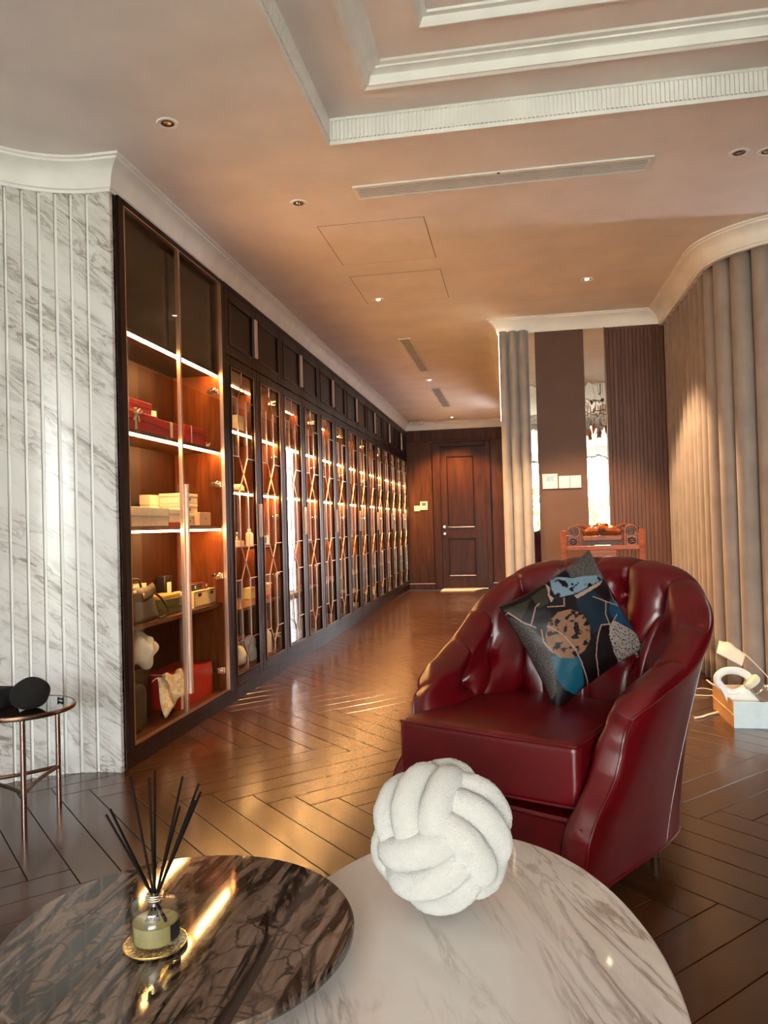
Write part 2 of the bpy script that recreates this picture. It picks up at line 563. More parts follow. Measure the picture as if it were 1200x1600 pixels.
# ---- cornices
CORN = [(-.03, 2.808), (.004, 2.808), (.006, 2.822), (.014, 2.826), (.016, 2.838), (.022, 2.868), (.036, 2.896), (.058, 2.918), (.082, 2.928),
        (.084, 2.938), (.098, 2.94), (.1, 2.95), (-.03, 2.95)]
arcL = [(-1.94 + .56 * math.cos(R(a)), 2.87 + .56 * math.sin(R(a))) for a in range(184, 89, -5)]
pathL = [(-2.5, .5)] + arcL + [(CX, 3.43), (CX, YB), (-.1, YB)]
structure(sweep(pathL, CORN).build('trim_4', M['white_trim'], angle=28), 'white cove cornice over the marble wall and the cabinets')
RC, RR = Vector((1.85, 5.5)), .57
arcR = [(RC.x + RR * math.cos(R(a)), RC.y + RR * math.sin(R(a))) for a in range(180, 271, 5)]
pathR = [(-.1, YB), (-.1, 6.93), (1.28, 6.93)] + arcR + [(3.6, 4.93)]
structure(sweep(pathR, CORN).build('trim_5', M['white_trim'], angle=28), 'white cove cornice curving over the pier and the long curtain')

# ---- left wall: curved marble with upright slabs
wl = MB()
wl.box(-2.66, -2.52, -6.1, 2.87, 0, CEIL)
back = [(-1.94 + .585 * math.cos(R(a)), 2.87 + .585 * math.sin(R(a))) for a in range(180, 89, -5)]
wl.v = list(wl.v)
wall_l = sweep(back + [(CX, 3.455)], [(0, 0), (0, CEIL), (-.12, CEIL), (-.12, 0)])
wl.add(wall_l.v, wall_l.f)
wl.box(-2.36, -2.30, 3.5, YB, 0, CEIL)
wall_left = structure(wl.build('wall_left', M['marble']), 'curved white marble wall of upright slabs beside the cabinets')
GR = [83.0 + 0, 97.7, 105.6, 112.85, 120.45, 127.9, 135.55, 143.1, 150.7, 158.3, 166, 173.5, 181]


def slab(a0, a1, r_in, r_out, z0=.0, z1=2.83, n=5):
    mb = MB(); vs = []
    for i in range(n + 1):
        a = R(a0 + (a1 - a0) * i / n)
        for r in (r_in, r_out):
            for z in (z0, z1):
                vs.append((-1.94 + r * math.cos(a), 2.87 + r * math.sin(a), z))
    fs = [(0, 1, 3, 2)]
    for i in range(n):
        k = i * 4
        fs += [(k, k + 4, k + 5, k + 1), (k + 2, k + 3, k + 7, k + 6), (k + 1, k + 5, k + 7, k + 3), (k, k + 2, k + 6, k + 4)]
    k = n * 4
    fs.append((k, k + 2, k + 3, k + 1))
    return mb.add(vs, fs)


for i in range(1, len(GR) - 1):
    slab(GR[i] + .75, GR[i + 1] - .75, .56, .59).build('marble_slab', M['marble'], wall_left, bevel=.002, seg=1)
    slab(GR[i] - .75, GR[i] + .75, .574, .59, n=2).build('marble_fillet', M['white_trim'], wall_left)
# end slab: rounds off to the flat corner beside the cabinet
end = MB()
pts = [(-1.94 + .56 * math.cos(R(a)), 2.87 + .56 * math.sin(R(a))) for a in (96.9, 94, 91.5, 90)] + [(CX, 3.43), (CX, 3.475), (-2.02, 3.475)]
end.prism(pts[::-1], 0, 2.83, lambda u, v, z: (u, v, z))
end.build('marble_slab', M['marble'], wall_left, bevel=.002, seg=1)
for i in range(14):      # the straight run behind the camera's left shoulder
    y = 2.86 - (i + 1) * .6
    MB().box(-2.52, -2.5, y + .004, y + .596, 0, 2.83).build('marble_slab', M['marble'], wall_left)

# ---- right wall: corridor side with a window, pier, curved run behind the curtain
wr = MB()
wc = MB().box(-.1, .02, 7.12, 12.0, 0, CEIL).box(-.1, .02, 12.9, YB, 0, CEIL).box(-.1, .02, 12.0, 12.9, 2.55, CEIL)
structure(wc.build('wall_corridor', M['walnut_wall']), 'walnut wall along the right of the corridor, hidden behind the pier')
wr.box(-.1, 1.42, 6.95, 7.12, 0, CEIL)
arcW = [(RC.x + .70 * math.cos(R(a)) if False else RC.x + .40 * math.cos(R(a)), RC.y + .40 * math.sin(R(a))) for a in range(180, 271, 6)]
cw = sweep([(1.45, 7.0), (1.45, 5.5)] + arcW + [(3.74, 5.1)], [(0, 0), (0, CEIL), (-.1, CEIL), (-.1, 0)])
wr.add(cw.v, cw.f)
structure(MB().box(3.6, 3.72, -6.1, 5.0, 0, CEIL).build('wall_side', M['walnut_wall']), 'dark walnut wall far to the right, out of the frame')
wall_right = structure(wr.build('wall_right', M['white_wall']), 'plain wall of the pier, the corridor and the curtain bay')
# pier cladding, all children of the wall: dark stone-look panel, two mirror strips, fluted timber slats
PF = 6.93
MB().box(.215, .632, PF - .012, PF + .02, 0, 2.83).build('panel', M['stone_panel'], wall_right, bevel=.002, seg=1)
mt = NT('mirror_strip'); mt.set(Base_Color=C4((.86, .80, .72)), Metallic=1.0, Roughness=.015)
mv = mt.coords((9, 1, 2.2)); mt.bump(mt.noise(mv, 1.6, 1), .03, .05)
M['mirror'] = mt.m
MB().box(.634, .806, PF - .006, PF + .02, 0, 2.83).build('mirror_strip', M['mirror'], wall_right)
MB().box(-.09, .213, PF - .006, PF + .02, 0, 2.83).build('mirror_strip', M['mirror'], wall_right)
MB().box(.808, .816, PF - .02, PF + .02, 0, 2.83).build('edge_strip', M['bronze_dark'], wall_right)
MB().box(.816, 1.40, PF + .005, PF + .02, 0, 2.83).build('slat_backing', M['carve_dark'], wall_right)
sl = MB().box(.0006, .0319, -.010, .008, 0, 2.83)
s0 = None
for i in range(17):
    if s0 is None:
        s0 = sl.build('slat', M['slat_wood'], wall_right, bevel=.003, seg=2); o = s0
    else:
        o = s0.copy(); col.objects.link(o)
    o.location = (.818 + i * .0325, PF, 0)

# ---- corridor window (seen only by its light and its reflection in the cabinet glass)
wf = MB()
wf.box(-.09, .01, 12.0, 12.05, .02, 2.55).box(-.09, .01, 12.85, 12.9, .02, 2.55).box(-.09, .01, 12.05, 12.85, 2.5, 2.55).box(-.09, .01, 12.05, 12.85, 0, .06)
win2 = structure(wf.build('window_2', M['white_trim']), 'tall narrow window on the right of the corridor')
MB().box(-.045, -.039, 12.05, 12.85, .06, 2.5).build('window_pane', M['window_glass'], win2)

structure(MB().box(1.3, 1.5, 9.5, 15.5, -.1, 3.4).build('daylight_block_wall', plain('daylight_block_render', (.40, .37, .33), .85)), 'unseen pale wall added outside the corridor window to cut its daylight')  # unseen wall added to dim the daylight through the corridor window
# ---- far wall with panels and a door
fw = MB().box(-2.36, -1.30, YB, YB + .12, 0, CEIL).box(-.48, .1, YB, YB + .12, 0, CEIL).box(-1.30, -.48, YB, YB + .12, 2.52, CEIL).box(-1.30, -.48, YB + .05, YB + .12, 0, 2.52)
wall_far = structure(fw.build('wall_far', M['walnut_wall']), 'dark walnut end wall of the corridor')
MB().box(-1.872, -1.43, YB - .02, YB, .11, 2.60).build('panel', M['walnut_wall'], wall_far, bevel=.004)
MB().box(-.40, -.105, YB - .02, YB, .11, 2.60).build('panel', M['walnut_wall'], wall_far, bevel=.004)
MB().box(-1.872, -.105, YB - .012, YB, 2.62, 2.815).build('panel', M['walnut_wall'], wall_far, bevel=.004)
for x0, x1 in ((-1.872, -1.40), (-.43, -.105)):
    b = structure(MB().box(x0, x1, YB - .03, YB, 0, .095).build('baseboard_far', M['walnut_wall'], bevel=.004))
    MB().box(x0, x1, YB - .032, YB - .004, .095, .106).build('cap_bead', M['bronze'], b)
dfr = MB().box(-1.42, -1.285, YB - .05, YB + .1, 0, 2.58).box(-.50, -.41, YB - .05, YB + .1, 0, 2.58).box(-1.285, -.50, YB - .05, YB + .1, 2.505, 2.58)
dfr.box(-1.44, -.39, YB - .07, YB, 2.58, 2.62)
door = structure(dfr.build('door_1', M['door_wood'], bevel=.006), 'dark brown panelled door at the end of the corridor')
leaf = MB().box(-1.282, -.503, YB + .0, YB + .04, .012, 2.50).build('door_leaf', M['door_wood'], door)
for z0, z1 in ((1.075, 2.34), (.225, .895)):
    x0, x1 = -1.175, -.70
    MB().box(x0 + .05, x1 - .05, YB - .004, YB + .001, z0 + .05, z1 - .05).build('door_panel', M['door_wood'], leaf, bevel=.003)
    f = MB().box(x0, x1, YB - .014, YB + .001, z0, z0 + .022).box(x0, x1, YB - .014, YB + .001, z1 - .022, z1)
    f.box(x0, x0 + .022, YB - .014, YB + .001, z0, z1).box(x1 - .022, x1, YB - .014, YB + .001, z0, z1)
    f.build('panel_moulding', M['espresso'], leaf, bevel=.006)
    MB().box(x0 + .01, x1 - .01, YB - .018, YB - .004, z0 + .004, z0 + .018).build('panel_bead', M['bronze'], leaf)
h = MB().lathe([(.026, 0), (.026, .012)], 16).cyl((0, 0, .01), (0, 0, .05), .008)
h.tube([(0, 0, .05), (.02, 0, .056), (.12, 0, .056)], .008)
hm = MB().add([(-1.235 + p[0], YB - p[2], 1.095 + p[1]) for p in h.v], h.f).cyl((-1.235, YB, .975), (-1.235, YB - .018, .975), .024)
hm.build('door_handle', M['chrome'], leaf)
structure(MB().box(-1.285, -.50, YB - .05, YB + .08, 0, .012).build('trim_6', M['white_trim']), 'pale strip under the far door')  # thin pale strip along the foot of the door

# ---- window wall behind the camera
bw = MB().box(-2.66, -1.4, -6.12, -6.0, 0, CEIL).box(3.2, 3.72, -6.12, -6.0, 0, CEIL).box(-1.4, 3.2, -6.12, -6.0, 2.7, CEIL).box(-1.4, 3.2, -6.12, -6.0, 0, .1)
structure(bw.build('wall_back', M['white_wall']), 'plain wall around the big window behind the viewer')
wf = MB()
for x in (-1.4, -.48, .44, 1.36, 2.28, 3.15): wf.box(x, x + .05, -6.1, -6.02, .1, 2.7)
wf.box(-1.4, 3.2, -6.1, -6.02, .1, .15).box(-1.4, 3.2, -6.1, -6.02, 2.65, 2.7)
win1 = structure(wf.build('window_1', M['black']), 'wide black-framed window facing the garden')
for x in (-1.35, -.43, .49, 1.41, 2.33): MB().box(x, x + .87, -6.065, -6.059, .15, 2.65).build('window_pane', M['window_glass'], win1)
# garden seen through it: lawn and hedge
lawn = MB().box(-14, 16, -34, -10.6, -.3, -.12).build('lawn', plain('lawn_green', (.09, .14, .03), .9, bscale=4))
structure(lawn, 'green lawn beyond the terrace')
ter = MB().box(-14, 16, -10.6, -6.2, -.3, -.06).build('bounce_terrace', plain('bounce_paving', (.78, .75, .70), .8, bscale=3))  # pale ground added to throw skylight up onto the ceiling
structure(ter, 'pale stone terrace added outside the window to bounce daylight onto the ceiling')
bounce_rug = MB().box(-2.1, 3.0, -5.6, -.9, -.0005, .012).build('bounce_rug', fabric('cream_bounce_rug', (.74, .69, .62), .95, 120, .3, .2), bevel=.004)  # unseen reflector added to send window light up at the ceiling
tag(bounce_rug, 'large cream rug added unseen behind the viewer to bounce daylight onto the ceiling', 'bounce_rug')
hm = plain('hedge_leaf', (.16, .22, .04), .7, bscale=14)
rr = random.Random(3)
hv = MB()
for i in range(900):
    x = rr.uniform(-3, 7); z = rr.uniform(-.1, 2.1 + .3 * math.sin(x * 2)); y = -10 + rr.uniform(-.3, .35)
    a = rr.uniform(0, PI); s_ = rr.uniform(.12, .2); c_ = math.cos(a) * s_; d_ = math.sin(a) * s_
    hv.add([(x - c_, y - d_, z - s_), (x + c_, y + d_, z - s_ * .3), (x + c_ * .6, y - d_ * .4, z + s_), (x - c_ * .5, y + d_, z + s_ * .6)], [(0, 1, 2, 3)])
o = hv.build('garden_hedge', hm); tag(o, 'leafy green hedge across the garden behind the window', 'hedge', kind='stuff')

# ================================================================== CABINETS
FX = -1.875
DEP = .365
# ---- tall two-door cabinet
W0 = 1.385
c0 = thing('display_cabinet', 'tall dark glass-door display cabinet nearest the marble wall, without lattice', 'cabinet', (FX, 3.475, 0))
MB().box(-DEP - .02, -DEP, 0, W0, 0, 2.81).build('back_panel', M['back_walnut'], c0)
MB().box(-DEP, -.024, 0, .02, 0, 2.81).build('side_panel', M['walnut'], c0)
MB().box(-DEP, -.024, W0 - .025, W0 - .001, 0, 2.81).build('side_panel', M['walnut'], c0)
MB().box(-DEP, -.024, .02, W0 - .025, 2.785, 2.81).build('top_panel', M['espresso'], c0)
MB().box(-DEP, -.024, .02, W0 - .025, .085, .105).build('bottom_panel', M['shelf_wood'], c0)
MB().box(-DEP, -.01, 0, W0, 0, .084).build('plinth', M['espresso'], c0)
f = MB().box(-.024, 0, 0, .05, .084, 2.81).box(-.024, 0, W0 - .05, W0, .084, 2.81).box(-.024, 0, .05, W0 - .05, 2.782, 2.81).box(-.024, 0, .05, W0 - .05, .084, .1)
f.build('face_frame', M['espresso'], c0, bevel=.002, seg=1)
for z in (.67, 1.18, 1.685, 2.20):
    MB().box(-DEP, -.05, .02, W0 - .025, z - .022, z).build('shelf', M['shelf_wood'] if z < 2 else M['espresso'], c0)
    if z > .9: MB().box(-.07, -.052, .022, W0 - .027, z - .033, z - .0225).build('led_strip', M['led'], c0)
MB().box(-.06, -.05, .02, W0 - .025, 2.2, 2.785).build('fascia_panel', M['dark_lacquer'], c0)


def tall_door(y0, y1, handle):
    d = MB()
    e = .009
    d.box(-.022, 0, y0, y0 + e, .102, 2.78).box(-.022, 0, y1 - e, y1, .102, 2.78).box(-.022, 0, y0 + e, y1 - e, .102, .102 + e).box(-.022, 0, y0 + e, y1 - e, 2.78 - e, 2.78)
    o = d.build('door', M['bronze'], c0)
    MB().box(-.013, -.007, y0 + e, y1 - e, .102 + e, 2.78 - e).build('glass_pane', M['glass'], o)
    if handle:
        MB().box(0, .018, y0 + .004, y0 + .03, .215, 1.42).build('handle', M['pull'], o, bevel=.002, seg=1)
        for z in (2.06, 1.45, .85, .235): hinge(o, y1 - .03, z, -.024)


def hinge(parent, y, z, x):
    h = MB().box(x - .045, x, y - .018, y + .012, z - .02, z + .02).box(x - .075, x - .04, y - .004, y + .022, z - .012, z + .012).box(x - .03, x - .002, y - .05, y - .016, z - .008, z + .008)
    return h.build('hinge', M['chrome'], parent, bevel=.003, seg=1)


tall_door(.053, .6835, False)
tall_door(.6865, W0 - .053, True)

# ---- lattice cabinets
UW = 1.2343
DW = UW / 2
c1 = thing('lattice_cabinet', '', 'cabinet', (FX, 4.86, 0), group='lattice-door cabinets along the corridor')
MB().box(-DEP - .02, -DEP, .001, UW - .001, 0, 2.81).build('back_panel', M['back_walnut'], c1)
MB().box(-DEP, -.024, .001, .02, .09, 2.81).build('side_panel', M['walnut'], c1)
MB().box(-DEP, -.024, UW - .02, UW - .001, .09, 2.81).build('side_panel', M['walnut'], c1)
MB().box(-DEP, -.01, .001, UW - .001, 0, .089).build('plinth', M['espresso'], c1)
MB().box(-DEP, -.024, .02, UW - .02, .145, .165).build('bottom_panel', M['shelf_wood'], c1)
MB().box(-DEP, 0, .001, UW - .001, 2.785, 2.812).build('top_panel', M['espresso'], c1)
for z in (.59, 1.022, 1.43, 1.862, 2.285):
    MB().box(-DEP, -.05, .02, UW - .02, z - .02, z).build('shelf', M['shelf_wood'], c1)
    if z > .9:
        xs = -.07 if 1.1 < z < 2.2 else -.27
        MB().box(xs, xs + .018, .022, UW - .022, z - (.031 if 1.1 < z < 2.2 else .0235), z - .0205).build('led_strip', M['led'] if 1.1 < z < 2.2 else M['led_soft'], c1)
ST, GZ0, GZ1 = .08, .172, 2.252


def frame_mb(y0, y1, z0, z1, st, ga, gb):
    m = MB()
    m.box(-.022, 0, y0, y0 + st, z0, z1).box(-.022, 0, y1 - st, y1, z0, z1)
    m.box(-.022, 0, y0 + st, y1 - st, z0, ga).box(-.022, 0, y0 + st, y1 - st, gb, z1)
    # stepped inner and outer beads
    b = .012
    m.box(-.012, .006, y0 + st - b, y0 + st, ga - b, gb + b).box(-.012, .006, y1 - st, y1 - st + b, ga - b, gb + b)
    m.box(-.012, .006, y0 + st, y1 - st, ga - b, ga).box(-.012, .006, y0 + st, y1 - st, gb, gb + b)
    return m


def lattice_door(y0, right):
    y1 = y0 + DW - .004
    o = frame_mb(y0, y1, .093, 2.325, ST, GZ0, GZ1).build('door', M['espresso'], c1, bevel=.003, seg=1)
    MB().box(-.014, -.009, y0 + ST, y1 - ST, GZ0, GZ1).build('glass_pane', M['glass'], o)
    yl, yr = y0 + ST, y1 - ST
    w = yr - yl; a, b, c = yl + w * .31, yl + w * .69, yl + w * .5
    L = MB()
    def seg(p, q): L.bar((-.005, p[0], p[1]), (-.005, q[0], q[1]), .0065, .007, up=(1, 0, 0))
    seg((c, GZ1), (c, 2.18))
    for s in (a, b): seg((c, 2.18), (s, 2.06))
    for s in (a, b): seg((s, 2.06), (s, 1.655))
    seg((a, 1.655), (b, 1.42)); seg((b, 1.655), (a, 1.42))
    for s in (a, b): seg((s, 1.42), (s, 1.035))
    seg((a, 1.035), (b, .80)); seg((b, 1.035), (a, .80))
    for s in (a, b): seg((s, .80), (s, .382))
    for s in (a, b): seg((s, .382), (c, .27))
    seg((c, .27), (c, GZ0))
    for z in (2.06, 1.655, 1.035, .80, .382): seg((yl, z), (a, z)); seg((b, z), (yr, z))
    L.build('lattice', M['bronze'], o)
    bd = MB()
    for yy in (yl, yr - .003): bd.box(.0062, .0078, yy, yy + .003, GZ0, GZ1)
    for zz in (GZ0, GZ1 - .003): bd.box(.0062, .0078, yl, yr, zz, zz + .003)
    bd.build('glazing_bead', M['bronze'], o)
    hy = y0 + .006 if right else y1 - .022
    MB().box(.0, .016, hy, hy + .016, 1.09, 1.335).build('handle', M['pull'], o, bevel=.003, seg=1)
    if right:
        for z in (2.17, 1.72, 1.24, .77, .29): hinge(o, yr + .01, z, -.023)
    return o


def upper_door(y0, right):
    y1 = y0 + DW - .004
    o = frame_mb(y0, y1, 2.332, 2.782, .075, 2.41, 2.705).build('upper_door', M['espresso'], c1, bevel=.003, seg=1)
    MB().box(-.016, -.008, y0 + .07, y1 - .07, 2.4, 2.71).build('door_panel', M['espresso'], o)
    bd = MB(); yl, yr = y0 + .075, y1 - .075
    for zz in (2.41, 2.702): bd.box(.0062, .0078, yl, yr, zz, zz + .003)
    for yy in (yl, yr - .003): bd.box(.0062, .0078, yy, yy + .003, 2.41, 2.705)
    bd.build('panel_bead', M['bronze_dark'], o)
    hy = y0 + .006 if right else y1 - .022
    MB().box(.0, .014, hy, hy + .014, 2.42, 2.71).build('handle', M['pull'], o, bevel=.003, seg=1)


for q in (0, 1):
    lattice_door(.002 + q * DW, q == 1)
    upper_door(.002 + q * DW, q == 1)
ORD = ['first', 'second', 'third', 'fourth', 'fifth', 'sixth', 'last']
cabs = [c1] + [copy_tree(c1) for _ in range(6)]
for k, c in enumerate(cabs):
    c.location = (FX, 4.86 + k * UW, 0)
    c['label'] = ('dark lattice-door display cabinet, %s of the corridor row counted from the tall glass cabinet' % ORD[k] if k < 6
                  else 'dark lattice-door display cabinet at the far end wall, last of the row')


# ================================================================== CABINET CONTENTS
def crate(name, label, cat, x0, x1, y0, y1, z0, z1, mat, lid=0.0, lidmat=None, group=None, bevel=.003):
    """a card box with body and lid as parts; the thing stands on (.., .., z0)"""
    t = thing(name, label, cat, ((x0 + x1) / 2, (y0 + y1) / 2, z0), group=group)
    hx, hy, h = (x1 - x0) / 2, (y1 - y0) / 2, z1 - z0
    zl = h - lid if lid else h
    MB().box(-hx + .002, hx - .002, -hy + .002, hy - .002, 0, zl - .0005).build('body', mat, t, bevel=bevel, seg=1)
    if lid: MB().box(-hx, hx, -hy, hy, zl, h).build('lid', lidmat or mat, t, bevel=bevel, seg=1)
    return t, hx, hy, h


def ribbon(t, hx, hy, h, y, w=.022, bow=True):
    e = .0018
    m = MB()
    m.box(-hx - e, hx + e, y - w / 2, y + w / 2, h, h + e).box(hx, hx + e, y - w / 2, y + w / 2, .001, h + e)
    m.build('ribbon', M['ribbon'], t)
    if bow:
        b = MB()
        for s in (-1, 1):
            b.tube([(hx + .004, y, h - .01), (hx + .012, y + s * .02, h + .012), (hx + .014, y + s * .045, h + .006), (hx + .01, y + s * .03, h - .012), (hx + .004, y, h - .01)], .007, 6, flat=.4)
            b.tube([(hx + .004, y, h - .01), (hx + .008, y + s * .018, h - .03), (hx + .006, y + s * .03, h - .055)], .006, 6, flat=.35)
        b.ell((hx + .006, y, h - .008), (.008, .008, .008), 8, 6)
        b.build('bow', M['ribbon'], t)


SZ = 1.6855
t, a, b, h = crate('gift_box', 'red gift box with an ivory bow on the upper lit shelf', 'gift box', -2.18, -1.955, 3.62, 4.02, SZ, SZ + .105, M['red_card'], .045)
ribbon(t, a, b, h, -.06)
t, a, b, h = crate('gift_box', 'long red gift box with a broad ivory band, beside the bowed one', 'gift box', -2.18, -1.965, 4.03, 4.345, SZ, SZ + .1, M['red_card'], .045)
ribbon(t, a, b, h, .02, .03, False)
t, a, b, h = crate('gift_box', 'small red gift box lying on top of the bowed red box', 'gift box', -2.16, -1.98, 3.66, 4.0, SZ + .108, SZ + .177, M['red_card'], .03)
ribbon(t, a, b, h, -.11, .028, False)
t, a, b, h = crate('gift_box', 'red gift box with a thin ribbon behind the second door', 'gift box', -2.17, -1.965, 4.40, 4.72, SZ, SZ + .115, M['red_card'], .035)
ribbon(t, a, b, h, -.07, .012, False)
b_ = MB()
for s in (-1, 1): b_.tube([(0, 0, .004), (.012, s * .012, .03), (.02, s * .03, .04), (.012, s * .028, .02), (0, 0, .006)], .005, 6, flat=.5)
o = b_.build('ribbon_bow', M['ribbon']); o.location = (-2.0, 4.785, SZ + .002)
tag(o, 'loose ivory ribbon bow lying at the end of the upper shelf', 'ribbon')
# picture frame behind the boxes
t = thing('picture_frame', 'small dark framed picture standing behind the red gift boxes', 'picture frame', (-2.19, 4.40, SZ), R(-8))
m = MB(); m.box(-.012, .0, -.085, -.07, .0, .23).box(-.012, .0, .07, .085, .0, .23).box(-.012, 0, -.07, .07, .0, .015).box(-.012, 0, -.07, .07, .215, .23)
m.build('frame', M['black'], t)
MB().box(-.01, -.004, -.07, .07, .015, .215).build('picture', M['soft_white'], t)

SZ = 1.1805
t, a, b, h = crate('card_box', 'long cream card box lying on the middle shelf behind the first door', 'box', -2.17, -1.965, 3.62, 4.15, SZ, SZ + .105, M['soft_white'], .05)
t, a, b, h = crate('card_box', 'square cream card box right of the long cream box', 'box', -2.12, -1.98, 4.185, 4.335, SZ + .021, SZ + .1, M['soft_white'], .03)
o = MB().box(-.07, .07, -.085, .085, 0, .02).build('flat_box', M['red_card']); o.location = (-2.05, 4.26, SZ); tag(o, 'thin orange-red box under the square cream box', 'box')
t, a, b, h = crate('card_box', 'upright cream card box at the back of the middle shelf', 'box', -2.2, -2.13, 4.25, 4.42, SZ, SZ + .19, M['soft_white'], .06)
zz = SZ
for i, (nm, hh, lb) in enumerate((('card_box', .075, 'lowest'), ('card_box', .062, 'middle'), ('card_box', .062, 'topmost'))):
    t, a, b, h = crate(nm, '%s small white box of the three stacked beside the door handle' % lb, 'box', -2.13, -1.985, 4.36, 4.60 + .005 * i, zz, zz + hh, M['soft_white'], .02, group='three stacked white boxes on the middle shelf')
    MB().box(a + .0003, a + .001, -.012, .012, h * .3, h * .3 + .014).build('printed_mark', M['bronze_dark'], t)
    zz += hh + .0005
t, a, b, h = crate('card_box', 'peach square box with a small dot in front of the stacked white boxes', 'box', -1.975, -1.935, 4.52, 4.70, SZ, SZ + .085, plain('peach_card', (.72, .47, .33), .6))
MB().ell((a + .0008, .0, h * .5), (.0012, .007, .007), 10, 6).build('printed_mark', M['bronze_dark'], t)
# bag with thin loop handles behind the cream box
t = thing('shopping_bag', 'dark bag with thin loop handles behind the long cream box', 'bag', (-2.205, 3.95, SZ))
MB().rbox(.024, .15, .07, .012, 3, (0, 0, .07)).build('body', M['black_leather'], t)
for x in (-.015, .015):
    MB().tube([(x, -.11 + .22 * k / 14, .13 + .17 * math.sin(PI * k / 14)) for k in range(15)], .004, 6).build('handle', M['black'], t)

SZ = .6705
# olive handbag
t = thing('handbag', 'olive leather handbag with a flap leaning on the lower shelf', 'bag', (-2.0, 3.80, SZ), R(4))
def bagfn(p):
    k = (p.z + .09) / .18
    return (p.x * (1.25 - .55 * k), p.y * (1.12 - .35 * k * k) + .004 * math.sin(p.z * 60), p.z)
MB().rbox(.055, .155, .09, .03, 5, (0, 0, .091), bagfn).build('body', M['olive_leather'], t, weld=True)
MB().grid(lambda u, v: (.045 + .026 * math.sin(PI * v) - .01 * v + .004, -.14 + .25 * u, .205 - .085 * v - .02 * math.sin(PI * u)), 12, 8).build('flap', M['olive_leather'], t)
MB().ell((.073, -.06, .145), (.006, .014, .014), 12, 8).build('clasp', M['chrome'], t)
MB().tube(spline([(.0, .11, .17), (.05, .2, .12), (.085, .24, .035), (.07, .22, .009), (.075, .12, .012)], 24), .010, 8, flat=.6).build('strap', M['olive_leather'], t)
MB().tube(spline([(0, -.10, .17), (0, -.07, .225), (0, .04, .225), (0, .08, .17)], 18), .007, 8).build('handle', M['olive_leather'], t)
o = MB().box(-.05, .05, -.13, .13, 0, .018).build('black_case', M['black_card'], bevel=.004); o.location = (-2.17, 3.83, SZ + .245)
t = thing('wallet_box', 'black case on a grey stand behind the handbag', 'box', (-2.175, 3.80, SZ))
o.parent = t; o.location = (0, 0, .246); o.name = 'case'
MB().box(-.045, .045, -.10, .10, 0, .246).build('stand', M['black_card'], t, bevel=.004)
t, a, b, h = crate('card_box', 'cream upright box behind the olive handbag', 'box', -2.16, -2.12, 3.98, 4.17, SZ, SZ + .185, M['soft_white'], 0)
MB().box(-.02, .02, -b + .02, b - .09, h, h + .0008).build('printed_mark', M['amber_card'], t)
t, a, b, h = crate('card_box', 'small brown box between the handbag and the cream upright box', 'box', -2.09, -2.06, 3.97, 4.06, SZ, SZ + .15, plain('brown_card', (.16, .05, .02), .5), 0)
t, a, b, h = crate('card_box', 'olive green flat box on the lower shelf beside the handbag', 'box', -2.10, -1.965, 4.085, 4.335, SZ, SZ + .095, M['green_card'], .05)
o = MB().box(-.06, .06, -.11, .11, 0, .018).build('flat_box', M['amber_card'], bevel=.003); o.location = (-2.04, 4.2, SZ + .0958); tag(o, 'amber flat box lying on the olive green box', 'box')
t, a, b, h = crate('card_box', 'black upright box with a white square label at the back', 'box', -2.23, -2.17, 4.5, 4.62, SZ, SZ + .20, M['black_card'], 0)
MB().box(a + .0003, a + .001, -.03, .03, .08, .16).build('label_square', M['soft_white'], t)
t = thing('perfume_box', 'small boxed bottle at the front edge beside the handbag', 'bottle', (-1.945, 3.585, SZ))
MB().box(-.015, .015, -.022, .022, 0, .06).build('body', M['amber_card'], t, bevel=.003)
MB().cyl((0, 0, .06), (0, 0, .085), .012).build('cap', M['soft_white'], t)
# cream box with dashed border like an envelope
t, a, b, h = crate('postal_box', 'cream box with a dark dashed border on the lower shelf', 'box', -2.10, -1.955, 4.45, 4.80, SZ, SZ + .105, plain('postal_card', (.82, .66, .36), .6), 0)
dm = MB(); n = 13
for i in range(n):
    y = -b + .012 + (2 * b - .024) * i / (n - 1)
    for z in (.008, h - .008): dm.box(a, a + .0009, y - .007, y + .007, z - .004, z + .004)
for i in range(4):
    z = .022 + .06 * i / 3
    for y in (-b + .006, b - .006): dm.box(a, a + .0009, y - .004, y + .004, z - .006, z + .006)
for y in (-.09, .10): dm.box(a, a + .0009, y - .025, y + .025, h * .66, h * .86)
dm.build('dashed_border', M['black_card'], t)
t, a, b, h = crate('card_box', 'black and red small box on top of the dashed cream box', 'box', -2.06, -1.975, 4.47, 4.72, SZ + .1058, SZ + .148, M['black_card'], 0)
MB().box(-a - .0006, a + .0006, .03, .06, -.0002, h + .0006).build('red_band', M['red_card'], t)
MB().box(a, a + .001, .08, .105, h * .3, h * .75).build('label_square', M['soft_white'], t)
MB().box(a, a + .001, -.09, -.07, h * .3, h * .75).build('label_square', M['soft_white'], t)

SZ = .1055
t = thing('suitcase', 'black rounded leather case on the cabinet floor, nearest the marble', 'suitcase', (-2.03, 3.70, SZ))
MB().rbox(.09, .115, .128, .05, 5, (0, 0, .128)).build('body', M['black_leather'], t, weld=True)
MB().tube(spline([(0, -.05, .25), (0, -.03, .275), (0, .03, .275), (0, .05, .25)], 12), .008, 8).build('handle', M['black_leather'], t)
t = thing('storage_crate', 'dark open box behind the black case holding a white plush', 'box', (-2.12, 3.93, SZ))
m = MB().box(-.08, .08, -.09, .09, 0, .008).box(-.08, -.072, -.09, .09, .008, .30).box(.072, .08, -.09, .09, .008, .30).box(-.072, .072, -.09, -.082, .008, .30).box(-.072, .072, .082, .09, .008, .30)
m.build('body', M['black_leather'], t, bevel=.003)
